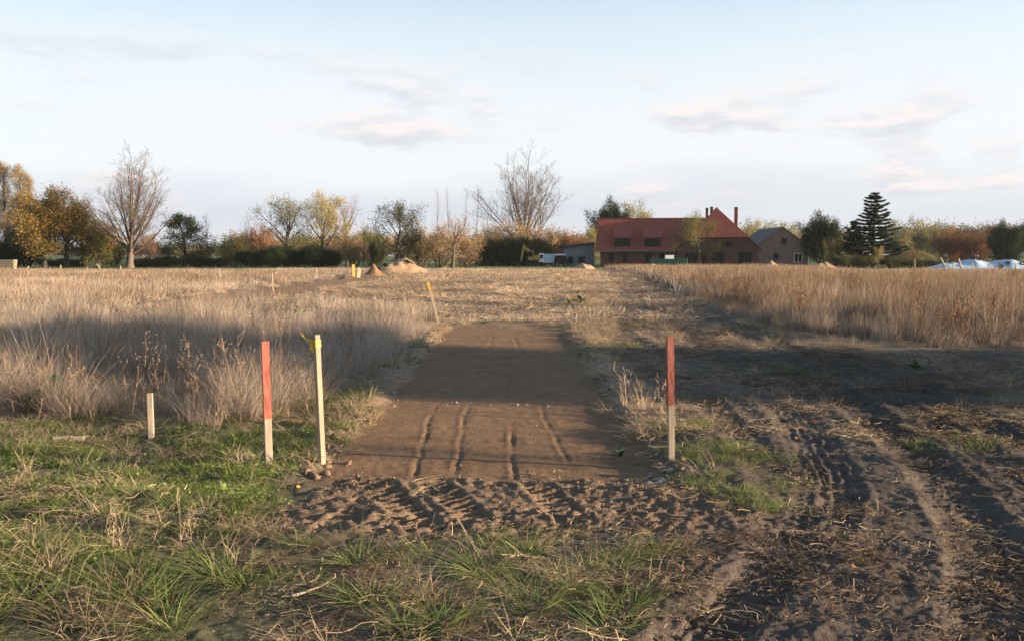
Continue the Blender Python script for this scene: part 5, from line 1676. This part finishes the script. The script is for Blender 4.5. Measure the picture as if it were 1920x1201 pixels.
box_part('roof', M_WHITE, vn_, -0.98, 0.70, -0.78, 0.78, 1.722, 1.95, 0.05)
bm = bmesh.new(); bm_box(bm, -0.8, 0.5, -0.815, 0.815, 1.15, 1.6); fin('side_window', bm, M_GLASS, vn_)
for xx in (-0.7, 0.7):
    for yy in (-0.72, 0.72):
        wheel(vn_, xx, yy, 0.33, 0.33, 0.2)
gy = 146.0
gx = at_x(1252, gy)
gt = empty('green_trailer', (gx, gy, 0), 0, 'long dark green tipping trailer standing before the farmhouse', 'trailer')
bm = bmesh.new()
bm_prism(bm, [(-2.5, 0.62), (2.5, 0.62), (2.62, 1.42), (-2.62, 1.42)], -0.95, 0.95)
b_ = fin('box_body', bm, M_GREENP, gt)
bm = bmesh.new()
for k_ in range(9):
    xx = -2.4 + 0.6 * k_
    bm_box(bm, xx - 0.035, xx + 0.035, -1.0, -0.952, 0.64, 1.4)
fin('side_ribs', bm, M_GREENP, b_)
box_part('chassis', M_DARKM, gt, -2.4, 2.4, -0.5, 0.5, 0.42, 0.618)
for xx in (-1.5, 1.5):
    for yy in (-0.75, 0.75):
        wheel(gt, xx, yy, 0.38, 0.40, 0.25)
bm = bmesh.new(); bm_cyl(bm, (2.4, 0, 0.5), (3.3, 0, 0.4), 0.05, 8); fin('drawbar', bm, M_DARKM, gt)
bm = bmesh.new(); bm_cyl(bm, (2.66, -0.9, 0.62), (2.66, -0.9, 1.62), 0.05, 8); fin('corner_post', bm, M_GREENP, gt)
bx = at_x(1255, 149)
sg = empty('notice_board', (bx, 149, 0), 0, 'blank white board on two legs standing behind the green trailer', 'board')
box_part('panel', M_WHITE, sg, -0.66, 0.66, -0.03, 0.03, 1.28, 1.95)
for xx in (-0.5, 0.5):
    box_part('leg', M_TIMBER, sg, xx - 0.04, xx + 0.04, 0.032, 0.1, -0.2, 1.9)

# plastic covered clamp at the right
M_PLAST = mat('pale blue plastic sheet', (0.36, 0.46, 0.56), 0.45, 0.2, 1.2, 0.6, 3, spec=0.4)
cy = 142.0
c0, c1 = at_x(1742, cy), at_x(2010, cy)
rows_, cols_ = 14, 90
V, Fc = [], []
for j in range(rows_):
    for i in range(cols_):
        t = i / (cols_ - 1)
        q = j / (rows_ - 1)
        x = c0 + (c1 - c0) * t
        yy = cy - 3 + 6 * q
        env = min(1, t * 7) ** 0.7 * min(1, (1 - t) * 7) ** 0.7 * math.sin(math.pi * q) ** 0.6
        hh = 0.75 + 0.45 * math.sin(t * 13 - 2.2) ** 2 + 0.3 * t
        n_ = float(fbm(np.array([x * 0.9]), np.array([yy * 0.9]), 3)[0])
        V.append((x, yy, -0.05 + env * (hh * 1.0 + 0.30 * n_ + 0.07 * math.sin(x * 3.1 + 2 * n_ * 3))))
for j in range(rows_ - 1):
    for i in range(cols_ - 1):
        a = j * cols_ + i
        Fc.append((a, a + 1, a + cols_ + 1, a + cols_))
o = link('covered_clamp', np_mesh('covered_clamp', np.array(V), np.array(Fc), M_PLAST, True))
tag(o, 'long low heap under pale blue plastic sheeting at the field edge', 'covered heap')
for t, q, lab in ((0.50, 0.16, 'old dark tyre weighing down the plastic sheet, left of its pair'), (0.44, 0.12, 'old dark tyre low on the plastic sheet near the fence posts'), (0.60, 0.18, 'old dark tyre high on the hump of the plastic sheet')):
    i = int(t * (cols_ - 1)); j = max(1, int(q * (rows_ - 1)))
    p = Vector(V[j * cols_ + i])
    bm = bmesh.new()
    mtx = Matrix.Rotation(R(40), 4, 'X')
    ring = []
    for a in range(14):
        cc_ = []
        for b in range(6):
            ra = 0.27 + 0.10 * math.cos(6.283 * b / 6)
            cc_.append(bm.verts.new(mtx @ Vector((ra * math.cos(6.283 * a / 14), ra * math.sin(6.283 * a / 14), 0.10 * math.sin(6.283 * b / 6)))))
        ring.append(cc_)
    for a in range(14):
        for b in range(6):
            bm.faces.new((ring[a][b], ring[(a + 1) % 14][b], ring[(a + 1) % 14][(b + 1) % 6], ring[a][(b + 1) % 6]))
    o = fin('tyre', bm, M_DARKM, None, 0, True)
    o.location = p + Vector((0, -0.05, 0.08))
    tag(o, lab, 'tyre')

# ------------------------------------------------------------------ soil heaps and site things at the far end of the dirt strip
def heap(name, x, y_, rx, ry, h, m, label, seed, peak=1.3):
    rng = np.random.RandomState(seed)
    V, Fc = [], []
    nr_, na = 12, 34
    for i in range(nr_):
        q = i / (nr_ - 1)
        for a in range(na):
            t = 6.283 * a / na
            r_ = q * (1 + 0.22 * float(fbm(np.array([math.cos(t) * 1.4 + seed]), np.array([math.sin(t) * 1.4]), 2)[0]))
            z = h * (max(0, 1 - q) ** (1 / peak) if q < 1 else 0)
            px_, py_ = rx * r_ * math.cos(t), ry * r_ * math.sin(t)
            z += 0.5 * h * float(fbm(np.array([px_ * 0.9 + seed]), np.array([py_ * 0.9]), 3)[0]) * (1 - q) ** 0.5
            V.append((px_, py_, z - 0.12 * q))
    for i in range(nr_ - 1):
        for a in range(na):
            b = (a + 1) % na
            Fc.append((i * na + a, i * na + b, (i + 1) * na + b, (i + 1) * na + a))
    o = link(name, np_mesh(name, np.array(V), np.array(Fc), m, False))
    o.location = (x, y_, hz(x, y_) - 0.05)
    return tag(o, label, 'soil heap')
M_SAND = mat('sandy spoil', (0.34, 0.225, 0.135), 0.95, 0.25, 1.5, 0.8, 6)
M_DIRT = mat('dark brown spoil', (0.19, 0.115, 0.065), 0.95, 0.25, 1.5, 0.8, 6)
heap('soil_heap', at_x(702, 92), 92, 1.7, 1.3, 1.05, M_DIRT, 'pointed dark brown soil heap at the end of the far dirt strip', 3, 0.9)
heap('spoil_heap', at_x(745, 101), 101, 3.3, 2.2, 1.25, M_SAND, 'long sandy spoil heap with rubble on its top', 8, 1.8)
heap('spoil_heap', at_x(776, 105), 105, 2.0, 1.5, 0.9, M_SAND, 'small sandy spoil heap right of the rubble covered one', 12, 1.5)
for px, d, rx, h, lab in ((1094, 140, 1.6, 0.95, 'low earth heap in the grass before the grey shed'), (1445, 138, 2.0, 1.0, 'low earth heap in the grass before the brick barn'), (1545, 138, 2.6, 0.95, 'low earth heap in the grass before the dark evergreen'), (1210, 136, 2.6, 1.0, 'low earth heap in the grass left of the green trailer')):
    heap('earth_heap', at_x(px, d), d, rx, 1.2, h, M_SAND, lab, int(px), 1.4)
M_BOARD = mat('orange yellow formwork', (0.45, 0.23, 0.05), 0.6, 0.15, 3)
for i, (px, d, w, h, ln, lab) in enumerate(((663.5, 90, 0.26, 1.12, (-0.06, 0.1), 'upright orange formwork board left of a paler one by the dark heap'), (672, 88.6, 0.32, 0.86, (0.12, 0.1), 'upright pale yellow formwork board just before the dark soil heap'))):
    x = at_x(px, d)
    o = empty('formwork_board', (0, 0, 0), 0, lab, 'board')
    o.matrix_world = lean_mtx(x, d, ln, 0.5)
    box_part('panel', M_BOARD if i == 0 else M_WOODF, o, -w / 2, w / 2, -0.02, 0.02, -0.1, h, 0.005)
    box_part('batten', M_WOOD, o, -w / 2 + 0.02, w / 2 - 0.02, 0.022, 0.06, h * 0.5, h * 0.58)
# broken concrete and beams on the heap
for px, py_, d, sz_, col_, lab in ((757, 486, 101, (0.95, 0.5, 0.16), M_ZINC, 'grey concrete slab tilted on top of the sandy spoil heap'), (768, 487, 100.6, (1.1, 0.14, 0.13), M_WOODF, 'pale beam sloping down the sandy spoil heap'),
                                   (725, 496, 100, (0.7, 0.4, 0.35), M_DARKM, 'dark lump of rubble on the left of the sandy spoil heap'), (712, 503, 99.4, (0.6, 0.4, 0.3), M_DARKM, 'dark lump of rubble low on the sandy spoil heap'),
                                   (771, 496, 101, (0.6, 0.3, 0.25), mat('faded red plastic', (0.45, 0.16, 0.12)), 'reddish piece of rubble on the right of the sandy spoil heap'), (776, 502, 102, (0.8, 0.35, 0.3), M_BARKD, 'dark root stump on the right of the sandy spoil heap')):
    rr = np.random.RandomState(int(px))
    v, f = rock_mesh(rr, 2, 0.8, 1.0)
    if 'slab' in lab or 'beam' in lab:
        bm = bmesh.new(); bm_box(bm, -1, 1, -1, 1, -1, 1)
        me = bpy.data.meshes.new('rubble'); bm.to_mesh(me); bm.free(); me.materials.append(col_)
    else:
        me = np_mesh('rubble', v, f, col_)
    o = link('rubble', me)
    o.scale = tuple(q / 2 for q in sz_)
    o.location = (at_x(px, d), d, at_z(py_, d) - 0.05)
    o.rotation_euler = (0.1, 0.5 if 'beam' in lab else (-0.12 if 'slab' in lab else rr.rand()), 0.2)
    tag(o, lab, 'rubble')
# pale timber stack at the far left
ts = empty('timber_stack', (at_x(6, 140), 140, 0), 0, 'stack of pale sawn timber under the poplars at the meadow', 'timber stack')
for j in range(5):
    for i in range(3):
        box_part('beam', M_WOODF, ts, -1.7 + random.uniform(-0.1, 0.1), 1.75 + random.uniform(-0.1, 0.1), i * 0.3 - 0.4, i * 0.3 - 0.13, 0.02 + j * 0.27, 0.02 + j * 0.27 + 0.2)

# ------------------------------------------------------------------ plants one can point at
M_WEEDLEAF = leaf_mat('broad weed leaf', 0.25)
def leaf_blade(ln, wd, col):
    n = 6
    V, C = [], []
    for i in range(n + 1):
        t = i / n
        w = wd * math.sin(math.pi * min(0.98, 0.12 + 0.86 * t)) ** 0.8 / 2
        z = ln * (0.75 * t - 0.5 * t * t)
        x = ln * t
        for s_, dz in ((-1, 0.25 * w), (0, -0.1 * w), (1, 0.25 * w)):
            V.append((x, s_ * w, z + dz))
            C.append(col)
    Fc = []
    for i in range(n):
        for k_ in range(2):
            a = i * 3 + k_
            Fc.append((a, a + 1, a + 4, a + 3))
    return np_mesh('leaf', np.array(V), np.array(Fc), M_WEEDLEAF, True, np.array(C))
LB = [leaf_blade(0.34, 0.15, (0.11, 0.17, 0.075)), leaf_blade(0.28, 0.12, (0.17, 0.23, 0.10)), leaf_blade(0.30, 0.14, (0.055, 0.10, 0.045))]
for px, py_, n, sc, lift, lab in ((560, 606, 11, 1.25, 0.30, 'leafy green cabbage-like weed in the pale grass behind the taped post'), (290, 602, 7, 0.95, 0.26, 'small leafy green weed in the pale grass behind the short post'),
                            (845, 577, 10, 1.2, 0.05, 'green leafy weed beyond the leaning post'), (800, 577, 7, 0.9, 0.05, 'low green weed beside the leaning post top'), (1090, 572, 12, 1.5, 0.05, 'dark green weed clump in the trampled field by the lane'),
                            (1068, 575, 9, 1.0, 0.02, 'smaller green weed left of the dark clump by the lane'), (40, 775, 9, 0.85, 0.16, 'dark broad-leaved weed in the shaded tall grass'), (98, 762, 8, 0.85, 0.26, 'pale green broad-leaved weed in the tall grass near the short post'),
                            (1720, 690, 7, 0.8, 0.0, 'bright green weed on the dark shaded soil'), (1850, 615, 9, 1.1, 0.02, 'green weed at the foot of the brown grass edge'), (1165, 842, 6, 0.4, 0, 'low green weed on the right bank of the dirt path'),
                            (1195, 800, 6, 0.38, 0, 'small pale green weed on the bank near the right post')):
    d_ = gd(py_)
    x = at_x(px, d_)
    o = empty('leafy_weed', (x, d_, hz(x, d_)), random.uniform(0, 6), lab, 'weed')
    bm = bmesh.new()
    bm_cyl(bm, (0, 0, -0.05), (0.01, 0, lift + 0.12 * sc), 0.014, 6, 0.008)
    fin('stem', bm, M_STALK, o)
    for i in range(n):
        c_ = link('leaf', LB[i % 3], o)
        c_.location = (0, 0, lift * (0.3 + 0.7 * i / n))
        c_.rotation_euler = (random.uniform(-0.2, 0.2), random.uniform(-0.75, 0.15), i * 2.4)
        s_ = sc * random.uniform(0.7, 1.1)
        c_.scale = (s_, s_, s_)
rt_ = np.random.RandomState(71)
TUFT = []
for i in range(5):
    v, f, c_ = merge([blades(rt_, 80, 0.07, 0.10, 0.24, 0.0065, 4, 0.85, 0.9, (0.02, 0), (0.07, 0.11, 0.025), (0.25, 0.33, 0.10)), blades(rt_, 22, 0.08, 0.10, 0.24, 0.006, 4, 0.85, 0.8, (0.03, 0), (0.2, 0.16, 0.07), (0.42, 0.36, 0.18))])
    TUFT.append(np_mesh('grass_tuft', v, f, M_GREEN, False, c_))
near_t = [(668, 1062, 1.2), (905, 1078, 1.15), (690, 1140, 1.1), (1008, 1148, 1.15), (830, 1182, 1.1), (1165, 1070, 0.95), (1172, 1145, 1.0), (1000, 1045, 0.9), (1150, 1190, 1.05), (408, 1095, 1.15), (450, 1110, 0.9), (80, 1085, 1.3), (240, 1150, 1.25), (30, 1150, 1.1), (1245, 1045, 0.8), (925, 1030, 0.75), (1085, 1120, 0.75), (300, 1190, 1.1), (560, 1030, 0.75), (755, 1195, 0.9)]
for px, py_, sc in near_t:
    d_ = gd(py_)
    x = at_x(px, d_)
    o = link('grass_tuft', TUFT[random.randrange(5)])
    o.location = (x, d_, hz(x, d_) - 0.01)
    o.rotation_euler = (0, 0, random.uniform(0, 6.28))
    sc *= 0.98
    o.scale = (sc * 1.1, sc * 1.1, sc * random.uniform(0.75, 0.95))
    tag(o, 'green grass tuft arching over bare soil in front of the dirt path', 'grass tuft', 'green tufts in front of the dirt path')
# dry weeds and tangles
DW = []
for i in range(4):
    v, f, c_ = stalk(rt_, 8, 0.07, 0.35, 0.62, 0.0065, (0.36, 0.265, 0.175), False)
    DW.append(np_mesh('dry_weed', v, f, M_STALK, False, c_))
TW = []
for i in range(4):
    v, f, c_ = stalk(rt_, 2, 0.03, 0.8, 1.15, 0.008, (0.25, 0.17, 0.11), True)
    TW.append(np_mesh('tall_weed', v, f, M_STALK, False, c_))
for px, py_, sc, lab in ((1205, 772, 1.1, 'dry branching weed just left of the right red post'), (1235, 778, 0.9, 'second dry branching weed close to the right red post'), (1170, 760, 0.8, 'thin dry weed on the right bank of the dirt path'),
                         (210, 1035, 0.55, 'dead tangled weed clump in the green foreground'), (330, 1025, 0.6, 'dead tangled weed clump right of another in the foreground'), (1340, 800, 0.55, 'dry reddish weed on the bank right of the right red post'),
                         (40, 900, 0.6, 'dead grass clump at the edge of the green grass'), (400, 815, 0.7, 'broken dry weeds between the short post and the left red post')):
    d_ = gd(py_)
    x = at_x(px, d_)
    o = link('dry_weed', DW[random.randrange(4)])
    o.location = (x, d_, hz(x, d_) - 0.02)
    o.rotation_euler = (random.uniform(-0.15, 0.15), random.uniform(-0.1, 0.35), random.uniform(0, 6))
    o.scale = (sc * 1.2, sc * 1.2, sc)
    tag(o, lab, 'dry weed')
for px, py_, sc in ((165, 800, 0.85), (240, 790, 0.9), (262, 785, 1.1), (355, 778, 1.05), (360, 790, 0.8), (430, 800, 0.95), (455, 795, 1.05), (540, 800, 0.8), (120, 805, 0.9), (60, 800, 0.8), (20, 790, 1.0), (475, 780, 0.9), (660, 705, 0.95), (575, 780, 0.7), (300, 770, 1.0)):
    d_ = gd(py_)
    x = at_x(px, d_)
    o = link('tall_weed', TW[random.randrange(4)])
    o.location = (x, d_, hz(x, d_) - 0.02)
    o.rotation_euler = (0, random.uniform(0.0, 0.2), random.uniform(0, 6))
    o.scale = (sc, sc, sc)
    tag(o, 'tall thin brown weed stalk rising over the edge of the tall grass', 'weed stalk', 'brown weed stalks along the grass edge')
# stones along the right edge of the path
ST = [np_mesh('stone', v, f, M_STONE) for v, f in (rock_mesh(rt_, 2, 0.4, 0.6) for _ in range(4))]
def stones(n, fx, fy, s0, s1, lab, grp):
    for i in range(n):
        yv = fy()
        xv = fx(yv)
        o = link('stone', ST[random.randrange(4)])
        s_ = s0 + (s1 - s0) * random.random() ** 2
        o.location = (xv, yv, hz(xv, yv) + s_ * 0.25)
        o.rotation_euler = (random.uniform(-0.2, 0.2), random.uniform(-0.2, 0.2), random.uniform(0, 6.28))
        o.scale = (s_, s_ * random.uniform(0.6, 1), s_)
        tag(o, lab, 'stone', grp)
stones(14, lambda yv: random.uniform(1.0, 1.5), lambda: random.uniform(8.75, 9.4), 0.02, 0.06, 'pale stone in the rubble patch at the near right corner of the dirt path', 'stones at the near right corner of the path')
stones(26, lambda yv: 1.45 + random.uniform(-0.1, 0.25), lambda: random.uniform(10, 22), 0.015, 0.05, 'pale stone lying along the right bank of the dirt path', 'stones along the right bank')
stones(14, lambda yv: random.choice([-0.75, 0.28]) + random.gauss(0, 0.17), lambda: random.gauss(13.6, 0.18), 0.012, 0.028, 'small pale stone in a scatter across the middle of the dirt path', 'stones across the dirt path')
stones(10, lambda yv: -1.75 + random.uniform(-0.25, 0.1), lambda: random.uniform(9.5, 15), 0.015, 0.04, 'pale stone on the crumbling left bank of the dirt path', 'stones on the left bank')

# ------------------------------------------------------------------ thin evening haze over the fields
bm = bmesh.new()
bm_box(bm, -4200, 4200, -80, 1640, -1.6, 34)
hm, hnt, hout = new_mat('evening haze')
pv = hnt.nodes.new('ShaderNodeVolumePrincipled')
pv.inputs['Color'].default_value = (0.86, 0.90, 0.96, 1)
pv.inputs['Density'].default_value = 0.00008
pv.inputs['Anisotropy'].default_value = 0.2
hnt.links.new(pv.outputs[0], hout.inputs['Volume'])
hz_o = fin('haze', bm, hm)
tag(hz_o, 'thin pale evening haze lying over the fields', 'haze', kind='stuff')
